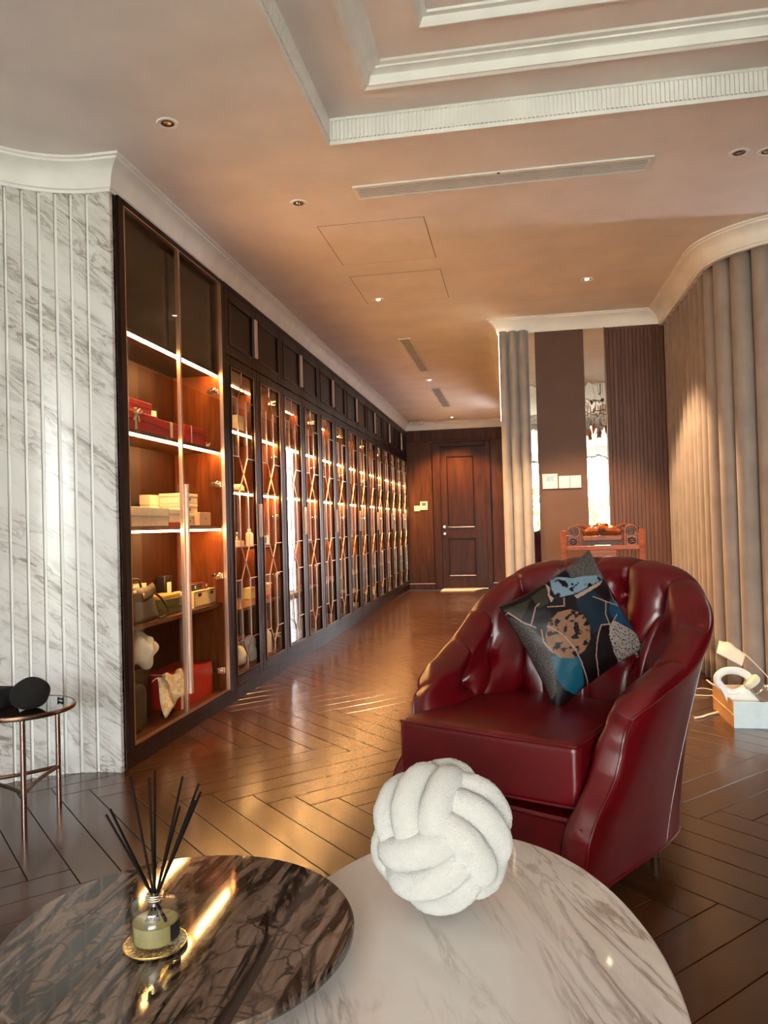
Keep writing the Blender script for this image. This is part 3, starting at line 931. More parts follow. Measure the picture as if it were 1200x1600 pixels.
# white plush cloth
rr = random.Random(5)
def blob(c, r, amp, fr, nu=28, nv=16, seed=0):
    mb = MB(); mb.ell((0, 0, 0), r, nu, nv)
    out = []
    for p in mb.v:
        d = Vector(p); n_ = mnoise.noise(d * fr + Vector((seed, seed * 2, 0)))
        d = d * (1 + amp * n_); out.append((d.x + c[0], d.y + c[1], d.z + c[2]))
    mz = min(p[2] for p in out); mb.v = [(p[0], p[1], p[2] - mz) for p in out]; return mb
o = blob((0, 0, 0), (.085, .13, .085), .5, 13, 40, 26, 2).build('plush_cloth', fabric('white_plush', (.82, .76, .62), .95, 90, .8, .3)); o.location = (-2.0, 3.83, SZ + .31)
tag(o, 'crumpled white cloth bundle on top of the black case', 'cloth')
t, a, b, h = crate('gift_box', 'big red box with an ivory band standing on the cabinet floor', 'box', -2.20, -1.955, 4.22, 4.72, SZ, SZ + .20, M['red_card'], .0)
m = MB().box(-.0008 + a, a + .0015, -.235, -.21, .001, h).box(-a, a, -.235, -.21, h, h + .0015); m.build('ribbon', M['ribbon'], t)
# floral cloth draped in front
fm = NT('floral_cloth')
v = fm.coords(); vo = fm.node('ShaderNodeTexVoronoi'); vo.inputs['Scale'].default_value = 34; fm.link(v, vo.inputs['Vector'])
rp = fm.ramp(vo.outputs['Distance'], [(.0, (.75, .28, .16)), (.3, (.82, .62, .36)), (.42, (.55, .42, .22)), (.6, (.85, .74, .5))])
fm.link(rp.outputs[0], fm.p.inputs['Base Color']); fm.set(Roughness=.8)
def drape(u, v):
    x = -.03 + .075 * v + .012 * math.sin(u * 9); y = -.15 + .3 * u + .02 * math.sin(v * 6)
    z = .25 - .30 * max(0, v - .25) ** 1.2 * (1 - .35 * u) - .03 * (1 - v) + .012 * math.sin(u * 14 + v * 5)
    return (x, y, z)
t = thing('floral_cloth', 'cream floral cloth hanging over the corner of the big red box', 'cloth', (-1.96, 4.095, SZ))
g = MB().grid(drape, 22, 18); o = g.build('cloth', fm.m, t); sd = o.modifiers.new('thick', 'SOLIDIFY'); sd.thickness = .004
for k, (y, x, lb) in enumerate(((4.055, -1.97, 'nearer'), (4.125, -1.98, 'farther'))):
    t = thing('shoe', lb + ' dark shoe with a bright buckle at the foot of the red box', 'shoe', (x, y, SZ), group='pair of dark shoes')
    MB().ell((0, 0, .022), (.026, .034, .022), 14, 10).build('upper', M['black_leather'], t)
    MB().ell((.004, 0, .043), (.014, .01, .005), 10, 6).build('buckle', M['chrome'], t)


def bottle(name, label, x, y, z, r, h, mat, capm, group=None, cap_h=.25, sq=1.0):
    t = thing(name, label, 'bottle', (x, y, z), group=group)
    hb = h * (1 - cap_h)
    MB().lathe([(r, 0), (r, hb * .72), (r * .92, hb * .82), (r * .4, hb * .93), (r * .36, hb)], 14, sx=sq).build('body', mat, t)
    MB().cyl((0, 0, hb + .0003), (0, 0, h), r * .42).build('cap', capm, t)
    return t


SH = {0: .1655, 1: .5905, 2: 1.0225, 3: 1.4305, 4: 1.8625}
t, a, b, h = crate('card_box', 'cream box under small figurines in the first lattice cabinet', 'box', -2.10, -1.99, 5.22, 5.46, SH[2], SH[2] + .045, M['soft_white'], 0)
for k in range(3):
    f_ = MB().lathe([(.012, 0), (.016, .01), (.008, .03), (.012, .04)], 10).ell((0, 0, .05), (.013, .013, .013), 10, 8)
    o = f_.build('figurine', M['bronze']); o.location = (-2.03, 5.28 + .06 * k, SH[2] + .0455)
    tag(o, '%s bronze figurine of the three on the cream box' % ('nearest', 'middle', 'farthest')[k], 'figurine', 'figurines on the cream box')
bottle('bottle', 'slim white bottle beside the cream box in the first lattice cabinet', -2.0, 5.59, SH[2], .03, .13, M['soft_white'], M['soft_white'], cap_h=.12)
for k in range(3):
    bottle('bottle', ('pink nearest', 'middle', 'farthest')[k] + ' small bottle of the trio behind the second lattice door', -2.0, 5.86 + .075 * k, SH[2], .02, .10, (plain('pink_lacquer', (.6, .12, .1), .3), M['bronze'], M['pure_white'])[k], M['chrome'], 'three small bottles in the first lattice cabinet')
o = MB().box(-.03, .03, -.07, .07, 0, .09).build('yellow_box', plain('yellow_card', (.62, .55, .16), .6), bevel=.004); o.location = (-2.13, 5.93, SH[1]); tag(o, 'yellow box on the lower shelf of the first lattice cabinet', 'box')
t = thing('glass_canister', 'clear canister with a red base on the lower shelf of the first lattice cabinet', 'canister', (-2.0, 6.0 - .06, SH[1]))
MB().box(-.035, .035, -.06, .06, 0, .03).build('base', M['red_card'], t, bevel=.003); MB().box(-.033, .033, -.058, .058, .0305, .11).build('body', M['kraft'], t, bevel=.004)
MB().box(-.036, .036, -.061, .061, .1103, .125).build('lid', M['soft_white'], t, bevel=.004)
bottle('bottle', 'tall white bottle with a red cap at the bottom of the first lattice cabinet', -1.985, 5.90, SH[0], .036, .25, M['pure_white'], M['red_card'])
for k, (y, r) in enumerate(((5.29, .07), (5.5, .085))):
    o = blob((0, 0, 0), (.06, r, r), .55, 14, 30, 20, 7 + k).build('paper_bag', plain('crumpled_white_paper', (.74, .78, .72), .7)); o.location = (-2.0, y, SH[0])
    tag(o, ('smaller', 'bigger')[k] + ' crumpled white paper bag at the bottom of the first lattice cabinet', 'paper bag', 'crumpled white paper bags')
t, a, b, h = crate('card_box', 'orange and cream box behind the crumpled paper bags', 'box', -2.2, -2.1, 5.52, 5.72, SH[0], SH[0] + .17, M['kraft'], .04)
o = MB().prism([(-.05, 0), (.05, 0), (.035, .055), (-.01, .075), (-.05, .05)], -.06, .06, lambda u, v, w_: (w_, u, v)).build('cream_bag', M['soft_white'], bevel=.006); o.location = (-2.15, 5.72, SH[3]); tag(o, 'small cream pouch on the third shelf of the first lattice cabinet', 'pouch')
t, a, b, h = crate('card_box', 'upright white box on the top lit shelf of the first lattice cabinet', 'box', -2.22, -2.15, 5.80, 5.95, SH[4], SH[4] + .20, M['soft_white'], 0)
bottle('bottle', 'small clear bottle at the bottom beside the red-capped bottle', -1.985, 5.97, SH[0], .026, .12, M['chrome'], M['black'])
# odd pieces deeper along the row
t = thing('trophy', 'small silver trophy low in the third lattice cabinet', 'trophy', (-2.02, 8.76, SH[0]))
MB().lathe([(.05, 0), (.05, .03), (.014, .05), (.014, .12), (.06, .19), (.07, .25)], 16).build('cup', M['chrome'], t)
MB().box(-.07, .07, -.09, .09, .25, .262).build('tray', M['chrome'], t)
t = thing('vase', 'white fluted vase low in the fourth lattice cabinet', 'vase', (-2.02, 9.24, SH[0]))
MB().lathe([(.04, 0), (.045, .02), (.025, .06), (.035, .16), (.06, .21), (.062, .22)], 16).build('body', M['soft_white'], t)
t = thing('goblet', 'silver goblet low in the fourth lattice cabinet', 'goblet', (-2.02, 9.93, SH[0]))
MB().lathe([(.045, 0), (.045, .015), (.01, .03), (.01, .1), (.05, .15), (.055, .24)], 16).build('body', M['chrome'], t)
t = thing('statuette', 'gilt standing statuette on the middle shelf of the sixth lattice cabinet', 'statuette', (-2.02, 13.1, SH[2]))
MB().box(-.05, .05, -.05, .05, 0, .03).build('base', M['black'], t)
MB().lathe([(.045, .03), (.05, .06), (.03, .12), (.045, .17), (.02, .2), (.028, .225), (.018, .25)], 14).build('figure', M['gold'], t)
o = t; o['label'] = 'gilt standing statuette on the middle shelf of the last lattice cabinet'
t = thing('framed_card', 'bright framed card at the bottom of the last lattice cabinet', 'picture frame', (-2.0, 13.2, SH[1] - .0), R(-10))
MB().box(-.01, 0, -.12, .12, 0, .22).build('frame', M['gold'], t); MB().box(0, .002, -.10, .10, .02, .2).build('card', M['soft_white'], t)
rr = random.Random(11)
spec = [(6.5, 3), (6.9, 1), (7.7, 2), (8.2, 4), (9.4, 2), (10.1, 3), (10.7, 2), (11.4, 1), (11.9, 3), (12.4, 2), (10.9, 0), (7.2, 0)]
wh = ['sage', 'ivory', 'amber', 'rust', 'smoke', 'honey', 'cream', 'umber', 'copper', 'tan', 'white', 'olive']
for k, (y, s) in enumerate(spec):
    cc = [(.25, .3, .2), (.75, .68, .5), (.6, .3, .06), (.4, .1, .04), (.12, .1, .09), (.6, .4, .1), (.8, .72, .55), (.12, .05, .02), (.5, .22, .12), (.5, .35, .2), (.8, .78, .72), (.2, .18, .05)][k]
    cab = min(6, int((y - 4.86) / UW))
    bottle('bottle', '%s bottle in the %s lattice cabinet, shelf %s' % (wh[k], ORD[cab], ('at the bottom', 'second from below', 'third from below', 'fourth from below', 'topmost')[s]), -2.06, y, SH[s], .035, rr.uniform(.15, .24), plain('bottle_' + wh[k], cc, .25), M['gold'])

# ================================================================== RED ARMCHAIR
def leather(name, c, rough=.34):
    t = NT(name); v = t.coords()
    a = t.noise(v, 8, 4, .5, .3); b = t.noise(v, 420, 2)
    r = t.ramp(a, [(.3, [q * .8 for q in c]), (.7, [q * 1.15 for q in c])])
    t.link(r.outputs[0], t.p.inputs['Base Color'])
    ad = t.node('ShaderNodeMath', operation='MULTIPLY_ADD'); ad.inputs[1].default_value = .18
    t.link(b, ad.inputs[0]); t.link(a, ad.inputs[2])
    t.bump(ad.outputs[0], .25, .006)
    t.set(Roughness=rough)
    return t.m


M['red_leather'] = leather('red_leather', (.088, .0012, .0032), .28)
M['button'] = plain('button_leather', (.42, .06, .05), .25)
M['leg_wood'] = wood('dark_leg_wood', (.02, .007, .004), (.05, .018, .01), .3, 'Z', 20)

arm = thing('armchair', 'deep red tufted leather tub armchair behind the white marble table', 'armchair', (-.058, 2.508, 0), R(-32))
NTS = 240
half_rim = [(.40, .068), (.445, .20), (.48, .40), (.47, .57), (.36, .715), (.18, .775), (0, .79)]
half_h = [.605, .655, .735, .855, .955, .995, 1.005]
half_base = [(.352, -.15), (.365, .08), (.378, .36), (.345, .53), (.20, .62), (0, .64)]
half_seat = [(.29, .02), (.315, .20), (.305, .36), (.255, .47), (.14, .535), (0, .55)]


def full(h):
    left = [(-a, b) for a, b in h]
    return left + [(a, b) for a, b in h[:-1][::-1]]


rim3 = [(a, b, z) for (a, b), z in zip(full(half_rim), half_h + half_h[:-1][::-1])]
RIM = spline(rim3, NTS + 1); BASE = spline(full(half_base), NTS + 1); SEAT = spline(full(half_seat), NTS + 1)
FZ = [.10, .20, .26, .32, .36, .40, .46, .50, .525, .545, .555, .60]
FB = [-.15, -.155, -.148, -.105, -.05, -.008, .016, .022, .030, .044, .066, .068]
RZ = .05      # roll half height


def at(L, t):
    x = t * NTS; i = min(NTS - 1, int(x)); return L[i].lerp(L[i + 1], x - i)


def inward(t):
    e = .004
    a, b = at(RIM, max(0, t - e)), at(RIM, min(1, t + e))
    d = Vector((b.x - a.x, b.y - a.y)).normalized()
    return Vector((d.y, -d.x))          # path goes left front -> back -> right front; inside is on the right


def rollw(t): return .115 + .01 * math.sin(PI * t)


def blend(t):
    q = min(t, 1 - t)
    return max(0, 1 - q / .13) ** 2


def outer(t, z):
    r, b = at(RIM, t), at(BASE, t)
    top = r.z - RZ
    k = max(0, min(1, (z - .1) / (top - .1)))
    kk = k ** 1.25
    p = Vector((b.x, b.y)).lerp(Vector((r.x, r.y)), kk)
    w = blend(t)
    if w > 0: p.y += w * (interp(FZ, FB, z) - (b.y + (r.y - b.y) * kk))
    return Vector((p.x, p.y, z))


def outer_fn(u, v):
    top = at(RIM, u).z - RZ
    p = outer(u, .1 + (top - .1) * v); return (p.x, p.y, p.z)


MB().grid(outer_fn, NTS, 26).build('outer_shell', M['red_leather'], arm, angle=60)

# tufted inside: roll plus inner back, one continuous leather skin
rowA = [(.12, .52), (.225, .45), (.345, .20), (.45, .15), (.55, .15), (.655, .15), (.775, .45), (.88, .52)]
rowB = [(.175, .92), (.335, .86), (.40, .52), (.50, .50), (.60, .52), (.665, .86), (.825, .92)]
RIMT = [.128, .205, .305, .41, .59, .695, .80, .872]
LEN = sum((RIM[i + 1] - RIM[i]).length for i in range(NTS))
VH = .5
def segd(p, a, b):
    ab = (b[0] - a[0], b[1] - a[1]); L2 = ab[0] ** 2 + ab[1] ** 2
    s = max(0, min(1, ((p[0] - a[0]) * ab[0] + (p[1] - a[1]) * ab[1]) / L2))
    return math.hypot(p[0] - a[0] - ab[0] * s, p[1] - a[1] - ab[1] * s), s
SEGS = []
for (t_, v_), tr_ in zip(rowA, RIMT): SEGS.append(((t_ * LEN, v_ * VH), (tr_ * LEN, -.16)))
SEGS.append(((.5 * LEN, -.02), (.5 * LEN, -.16)))
for i, (t_, v_) in enumerate(rowB):
    for (ta, va) in rowA:
        if abs(ta - t_) < .1: SEGS.append(((t_ * LEN, v_ * VH), (ta * LEN, va * VH)))
    SEGS.append(((t_ * LEN, v_ * VH), (t_ * LEN, VH * 1.1)))
def tuft(t, v):
    """push into the padding (metres); v < 0 is on the roll"""
    p = (t * LEN, v * VH)
    d = 0
    for (tb, vb) in rowA + rowB:
        r = math.hypot(p[0] - tb * LEN, p[1] - vb * VH)
        if r < .16 and r > 1e-5:
            an = math.atan2(p[1] - vb * VH, p[0] - tb * LEN)
            d += .0035 * (r / .035) * math.exp(-(r / .045) ** 2) * (math.cos(9 * an + tb * 40) + .6 * math.cos(5 * an + vb * 30))
        d += .034 * math.exp(-(r / .028) ** 2) + .024 * math.exp(-(r / .075) ** 2)
    for a, b in SEGS:
        q, s = segd(p, a, b)
        if q < .06: d += .0115 * math.exp(-(q / .008) ** 2) + .006 * math.exp(-(q / .03) ** 2)
    return min(d, .068)


NR, NI = 14, 46
T1 = .062
def section(u):
    """smooth padded profile at path position u: plan point and height per sample, piping -> over the top -> down to the seat"""
    rp = at(RIM, u); n = inward(u); s = at(SEAT, u)
    dn = (Vector((s.x, s.y)) - Vector((rp.x, rp.y))).dot(n)          # how far in the seat line lies
    h = rp.z; H_ = h - .40
    return [(0, h - RZ), (.010, h - .016), (.042, h), (.088, h - .010), (.125, h - .045), (.125 + (dn - .125) * .30, h - .045 - (H_ - .045) * .28),
            (.125 + (dn - .125) * .62 + .022, h - .045 - (H_ - .045) * .58), (dn + .004, .40)]
_cache = {}
def sect_pts(u):
    k = round(u * NTS * 4)
    if k not in _cache: _cache[k] = spline([(a, z) for a, z in section(u)], NR + NI + 1)
    return _cache[k]


def skin_uv(u, q):
    """q 0..1 along the padded profile"""
    rp = at(RIM, u); n = inward(u); s = at(SEAT, u)
    P = sect_pts(u); x = q * (NR + NI); i = min(NR + NI - 1, int(x)); p = P[i].lerp(P[i + 1], x - i); i0 = max(0, i - 1); tg = (P[min(NR + NI, i + 2)] - P[i0]).normalized()
    nv = Vector((-tg.y, tg.x)) * -1                                  # profile normal, pointing out of the padding
    nv = Vector((-tg.y, tg.x)) if (-tg.y * .3 + tg.x * 1.0) > 0 or q > .3 else -nv
    nv = Vector((-tg.y, tg.x))
    vt = (q - NR / (NR + NI)) / (1 - NR / (NR + NI))
    d = tuft(u, vt) * min(1, q / .06) if vt > -.2 else 0
    if vt < 0: d *= .7
    # lateral slide so that the section ends on the seat line
    lat = Vector((s.x, s.y)) - (Vector((rp.x, rp.y)) + n * (Vector((s.x, s.y)) - Vector((rp.x, rp.y))).dot(n))
    e = Vector((rp.x, rp.y)) + n * p.x + lat * max(0, vt) ** 1.5
    return Vector((e.x - n.x * nv.x * d, e.y - n.y * nv.x * d, p.y - nv.y * d))


def skin(u, v):
    p = skin_uv(T1 + (1 - 2 * T1) * u, v); return (p.x, p.y, p.z)


MB().grid(skin, NTS, NR + NI, flip=True).build('tufted_back', M['red_leather'], arm, angle=80)
# arm fronts: the padding wraps round from the inner side to the outer piping
for sgn, u0, u1 in ((-1, 0.0, T1), (1, 1.0, 1 - T1)):
    NA = 60
    top0 = at(RIM, u0).z - RZ
    A = [outer(u0, .1 + (top0 - .1) * k / 40) for k in range(41)] + [outer(u0 + (u1 - u0) * k / 20, at(RIM, u0 + (u1 - u0) * k / 20).z - RZ) for k in range(1, 21)]
    low = skin_uv(u1, 1.0)
    Bq = [Vector((sgn * interp([.1, .28, .40], [.262, .275, abs(low.x)], z), interp([.1, .3, .4], [-.11, -.07, low.y], z), z)) for z in [.1 + .3 * k / 20 for k in range(20)]]
    Bq += [skin_uv(u1, 1 - k / 40) for k in range(41)]
    def res(L):
        return L
    def cap(u, v):
        x = v * NA; i = min(NA - 1, int(x)); a = A[i].lerp(A[i + 1], x - i); b = Bq[i].lerp(Bq[i + 1], x - i)
        k = max(0, min(1, (v - .55) / .45))
        c1 = Vector((b.x * .93 + a.x * .07, min(a.y, b.y) - .022, (a.z + b.z) / 2 + .01 * v))
        c2 = (a + b) / 2 + Vector((0, -.02 * (1 - k), .034 * math.sin(PI * (1 - k) * .5)))
        kk = k * k * (3 - 2 * k); c = c1.lerp(c2, kk)
        p = a * (1 - u) ** 3 + c * (3 * u * (1 - u)) + b * u ** 3
        return (p.x, p.y, p.z)
    MB().grid(cap, 18, NA, flip=(sgn < 0)).build('arm_front', M['red_leather'], arm, angle=80)
# piping: up one arm front, round the rim, down the other
pp = [outer(0, .1 + (at(RIM, 0).z - RZ - .1) * k / 24) for k in range(25)]
pp += [outer(k / 120, at(RIM, k / 120).z - RZ) for k in range(1, 120)]
pp += [outer(1, .1 + (at(RIM, 1).z - RZ - .1) * k / 24) for k in range(24, -1, -1)]
MB().tube(pp, .0052, 6).build('piping', M['red_leather'], arm)
MB().tube([outer(k / 100, .1) for k in range(101)], .005, 6).build('bottom_piping', M['red_leather'], arm)
# side seams on the shell
for u in (.235, .765):
    MB().tube([outer(u, .11 + (at(RIM, u).z - RZ - .11) * k / 16) + Vector((0, 0, 0)) for k in range(17)], .0022, 6).build('side_seam', M['red_leather'], arm)
for (tb, vb) in rowA + rowB:
    n = inward(tb)
    p = skin_uv(tb, (NR + vb * NI) / (NR + NI))
    bo = MB().ell((0, 0, 0), (.0085, .0085, .0085), 12, 8).build('button', M['button'], arm)
    bo.location = p + Vector((n.x, n.y, 0)) * .006
# base frame under the seat
def apron(u, v):
    a = -.285 + .57 * u
    return (a, -.118 - .012 * math.sin(PI * u) - .012 * math.sin(PI * v), .10 + .20 * v)
MB().grid(apron, 24, 8).build('front_rail', M['red_leather'], arm)
bp = [(p.x * .97, p.y * .97) for p in BASE[::6]]
MB().prism(bp, .104, .29, lambda u, v, z: (u, v, z)).build('base', M['red_leather'], arm, angle=30)
# seat cushion
def seatfn(p):
    k = (p.y + .32) / .64
    x = p.x * (1 - .10 * max(0, k) ** 1.5)
    tz = (p.z + .1) / .2
    crown = .018 * (1 - (p.x / .32) ** 2) * (1 - (p.y / .33) ** 2)
    y = p.y - (.010 * math.cos(p.x / .33 * PI / 2) * (1 if p.y < 0 else 0))
    return (x, y, p.z + crown * (tz if tz > .5 else -tz * .3))
cu = MB().rbox(.318, .325, .098, .026, 6, (0, 0, 0), seatfn).build('seat_cushion', M['red_leather'], arm, weld=True, angle=70)
cu.location = (-.05, .222, .395); cu.rotation_euler = (R(-1.0), 0, R(5.5))
for z in (.0905, -.0905):
    q = []
    for k in range(41):
        x = -.31 + .62 * k / 40
        q.append(seatfn(Vector((x, -.3195, z * .97))))
    for k in range(1, 16): q.append(seatfn(Vector((.3115, -.315 + .6 * k / 15, z * .97))))
    q = [seatfn(Vector((-.3115, .285 - .6 * k / 15, z * .97))) for k in range(15)] + q
    MB().tube(q, .0048, 6).build('cushion_piping', M['red_leather'], cu)
for a, b in ((-.30, -.07), (.30, -.07), (-.29, .46), (.29, .46)):
    MB().lathe([(.016, 0), (.026, .104)], 12, c=(a, b, 0)).build('leg', M['leg_wood'], arm)

# ---- patterned cushion
PC = Vector((.194, 2.864, .760)); dP = Vector((.523, .143, -.168)); dQ = Vector((.152, .23, .555))
nrm = dP.cross(dQ).normalized()
if nrm.y > 0: nrm = -nrm
SIL = (.21, .18, .16); BRN = (.165, .080, .043); TEAL = (.004, .055, .085); NAVY = (.006, .013, .022); BLUE = (.13, .19, .245); BEI = (.27, .19, .14)
OLV = (.024, .019, .012); BLK = (.005, .0022, .003); ROSE = (.27, .16, .125); GRY = (.045, .037, .035); DKB = (.008, .035, .07)
# shapes in cushion crop units (0..1200), mapped with the corner points T L Rr B
T_, L_, R_, B_ = (658, 67), (75, 542), (1098, 822), (422, 1178)
CTR = ((T_[0] + B_[0] + L_[0] + R_[0]) / 4, (T_[1] + B_[1] + L_[1] + R_[1]) / 4)
def disc(c, r, n, ph=0): return [(c[0] + r * math.cos(2 * PI * k / n + ph), c[1] + r * 1.1 * math.sin(2 * PI * k / n + ph)) for k in range(n)]
POLY = [([(530, 480), (640, 400), (760, 500), (790, 600), (640, 720), (600, 640), (540, 560)], NAVY, None),
        ([(360, 860), (545, 840), (612, 1040), (565, 1105), (480, 1070), (420, 1000)], TEAL, None),
        (disc((478, 712), 150, 11, .2), BRN, 'worn'),
        ([(520, 455), (745, 330), (715, 372), (540, 475)], BEI, None),
        ([(385, 320), (420, 308), (520, 325), (715, 290), (745, 325), (530, 440), (400, 470), (378, 400)], BLUE, 'worn2'),
        ([(345, 430), (385, 470), (365, 500)], BEI, None), ([(350, 350), (372, 395), (355, 470)], ROSE, None),
        ([(640, 50), (690, 60), (740, 200), (785, 340), (720, 300), (510, 320), (495, 230), (560, 150)], GRY, 'spark'),
        ([(765, 640), (810, 622), (900, 660), (1060, 745), (1100, 815), (1070, 855), (980, 900), (900, 945), (850, 890), (800, 830), (757, 720)], SIL, 'speck'),
        ([(70, 540), (245, 465), (180, 610), (100, 560)], OLV, None), ([(245, 450), (350, 380), (350, 500), (285, 540)], OLV, None),
        ([(90, 570), (200, 630), (330, 740), (400, 930), (430, 1080), (400, 1170), (330, 1020), (230, 830)], (.03, .024, .022), 'spark'),
        ([(780, 470), (870, 480), (960, 580), (1010, 650), (1040, 720), (900, 650), (800, 620), (760, 560)], DKB, None)]  # dark blue patch paints the satin sheen near the right edge
LINES = [[(650, 460), (745, 490), (845, 515)], [(745, 490), (735, 580), (775, 680), (850, 790), (900, 830), (960, 850)],
         [(1060, 750), (1000, 715), (940, 680), (860, 650), (820, 640), (700, 655), (682, 710), (670, 780), (672, 860), (690, 930), (745, 1045)],
         [(825, 578), (780, 640)], [(340, 660), (390, 685), (440, 720), (500, 785), (540, 840), (570, 900), (600, 960), (640, 1030), (710, 1100)],
         [(290, 505), (265, 530), (240, 650)], [(340, 530), (450, 525), (450, 470)], [(305, 680), (320, 760), (380, 830)], [(790, 390), (800, 450), (840, 510)],
         [(90, 570), (105, 555), (160, 600), (200, 630), (270, 665)], [(1060, 750), (1040, 790)]]
def inside(p, poly):
    c = False; j = len(poly) - 1
    for i in range(len(poly)):
        a, b = poly[i], poly[j]
        if (a[1] > p[1]) != (b[1] > p[1]) and p[0] < (b[0] - a[0]) * (p[1] - a[1]) / (b[1] - a[1]) + a[0]: c = not c
        j = i
    return c
def print_col(p):
    for ln in LINES:
        for a, b in zip(ln, ln[1:]):
            if min(a[0], b[0]) - 8 < p[0] < max(a[0], b[0]) + 8 and min(a[1], b[1]) - 8 < p[1] < max(a[1], b[1]) + 8 and segd(p, a, b)[0] < 3.6: return ROSE
    c = BLK
    for poly, cc, mode in POLY:
        if inside(p, poly):
            c = cc; q = Vector((p[0], p[1], 0))
            if mode in ('worn', 'worn2'):
                nz = mnoise.fractal(q * (.018 if mode == 'worn' else .014) + Vector((3, 0, 0)), 1, 2, 5)
                if nz > .22: c = BLK
            elif mode == 'speck':
                if mnoise.noise(q * .09) > .18 + (p[1] - 640) * -.0006 + .1: c = BLK
            elif mode == 'spark':
                if mnoise.noise(q * .12) > .05: c = tuple(x * 2.2 for x in cc)
    return c
NQ = 210
def cushion_pt(i, j, side):
    u = 2 * i / NQ - 1; v = 2 * j / NQ - 1           # edges of the square cushion
    pull = .10
    uu = u * (1 - pull * (1 - u * u) * 0 - .07 * (1 - v * v) * abs(u)); vv = v * (1 - .07 * (1 - u * u) * abs(v))
    p = (uu + vv) / 2; q = (vv - uu) / 2              # diagonals
    th = .075 * ((1 - u * u) * (1 - v * v)) ** .42 + .004 * mnoise.noise(Vector((u * 4, v * 4, 5))) * (1 - abs(u * v))
    c = PC + dP * p / 2 + dQ * q / 2 + nrm * th * side
    return c, p, q
for side, nm in ((1, 'front_cover'), (-1, 'back_cover')):
    vs = []; cols = []
    nq = NQ
    for i in range(nq + 1):
        for j in range(nq + 1):
            c, p, q = cushion_pt(i, j, side); vs.append(c)
            if side > 0:
                px = (CTR[0] + (R_[0] - L_[0]) * p / 2 + (T_[0] - B_[0]) * q / 2, CTR[1] + (R_[1] - L_[1]) * p / 2 + (T_[1] - B_[1]) * q / 2)
                cols.append(print_col(px))
            else: cols.append(BLK)
    fs = [(i * (nq + 1) + j, (i + 1) * (nq + 1) + j, (i + 1) * (nq + 1) + j + 1, i * (nq + 1) + j + 1) for i in range(nq) for j in range(nq)]
    if side < 0: fs = [f_[::-1] for f_ in fs]
    if side > 0:
        pil = thing('throw_cushion', 'dark satin cushion printed with blue, bronze and silver leaf shapes, leaning in the armchair', 'cushion', tuple(PC - dQ * .5 + Vector((0, 0, 0))))
        fc = NT('printed_satin'); at_ = fc.node('ShaderNodeVertexColor'); at_.layer_name = 'print'
        fc.link(at_.outputs[0], fc.p.inputs['Base Color']); fc.set(Roughness=.42, Specular_IOR_Level=.2)
        v_ = fc.coords(); fc.bump(fc.noise(v_, 16, 3), .12, .01)
    mb = MB(); base = pil.location
    mb.add([(c.x - base.x, c.y - base.y, c.z - base.z) for c in vs], fs)
    o = mb.build(nm, fc.m, pil, angle=180)
    ca = o.data.color_attributes.new('print', 'FLOAT_COLOR', 'POINT')
    buf = []
    for c in cols: buf += [c[0], c[1], c[2], 1.0]
    ca.data.foreach_set('color', buf)

# ================================================================== COFFEE TABLES
wt = thing('coffee_table', 'oval coffee table with a polished white marble top', 'coffee table', (-.122, 1.229, 0))
def oval(ax, ay, zr, n=96):
    m = MB(); e = .004
    vs = []
    prof = [(-e, .398), (0, .398 + e), (0, .42 - e), (-e, .42)]
    for d, z in prof:
        for k in range(n):
            t = 2 * PI * k / n; vs.append(((ax + d) * math.cos(t), (ay + d) * math.sin(t), z + zr))
    fs = []
    for i in range(3):
        for k in range(n):
            k2 = (k + 1) % n; fs.append((i * n + k, i * n + k2, (i + 1) * n + k2, (i + 1) * n + k))
    fs.append(tuple(range(n - 1, -1, -1))); fs.append(tuple(3 * n + k for k in range(n)))
    return m.add(vs, fs)
oval(.352, .60, 0).build('table_top', M['marble_top'], wt, angle=20)
MB().lathe([(.24, 0), (.24, .398)], 48, sx=1, sy=1.75).build('table_base', M['bronze_dark'], wt)
# dark brown marble with long dark veins and a web of cracks
bm_ = NT('brown_marble')
v = bm_.coords((9, 1.2, 1), (0, 0, R(-18)))
a = bm_.noise(v, 1.5, 7, .6, 1.4)
d1 = bm_.node('ShaderNodeMath', operation='SUBTRACT'); d1.inputs[1].default_value = .5; bm_.link(a, d1.inputs[0])
d2 = bm_.node('ShaderNodeMath', operation='ABSOLUTE'); bm_.link(d1.outputs[0], d2.inputs[0])
r1 = bm_.ramp(d2.outputs[0], [(0, 1), (.02, .85), (.075, 0)])
v2 = bm_.coords((1, 1, 1)); nz = bm_.node('ShaderNodeTexNoise'); nz.inputs['Scale'].default_value = 9; nz.inputs['Detail'].default_value = 4; bm_.link(v2, nz.inputs['Vector'])
ad = bm_.node('ShaderNodeVectorMath', operation='MULTIPLY_ADD'); ad.inputs[1].default_value = (.16, .16, 0); bm_.link(nz.outputs[1], ad.inputs[0]); bm_.link(v2, ad.inputs[2])
vo = bm_.node('ShaderNodeTexVoronoi', feature='DISTANCE_TO_EDGE'); vo.inputs['Scale'].default_value = 17; bm_.link(ad.outputs[0], vo.inputs['Vector'])
r2 = bm_.ramp(vo.outputs[0], [(0, 1), (.03, .5), (.07, 0)])
pt = bm_.noise(v2, 4.5, 3); r3 = bm_.ramp(pt, [(.42, 0), (.6, 1)])
ml = bm_.node('ShaderNodeMath', operation='MULTIPLY'); bm_.link(r2.outputs[0], ml.inputs[0]); bm_.link(r3.outputs[0], ml.inputs[1])
mxx = bm_.node('ShaderNodeMath', operation='MAXIMUM'); bm_.link(r1.outputs[0], mxx.inputs[0]); bm_.link(ml.outputs[0], mxx.inputs[1])
bs = bm_.noise(v, 3.2, 8, .7, .5); rb = bm_.ramp(bs, [(.3, (.085, .052, .036)), (.7, (.235, .170, .130))])
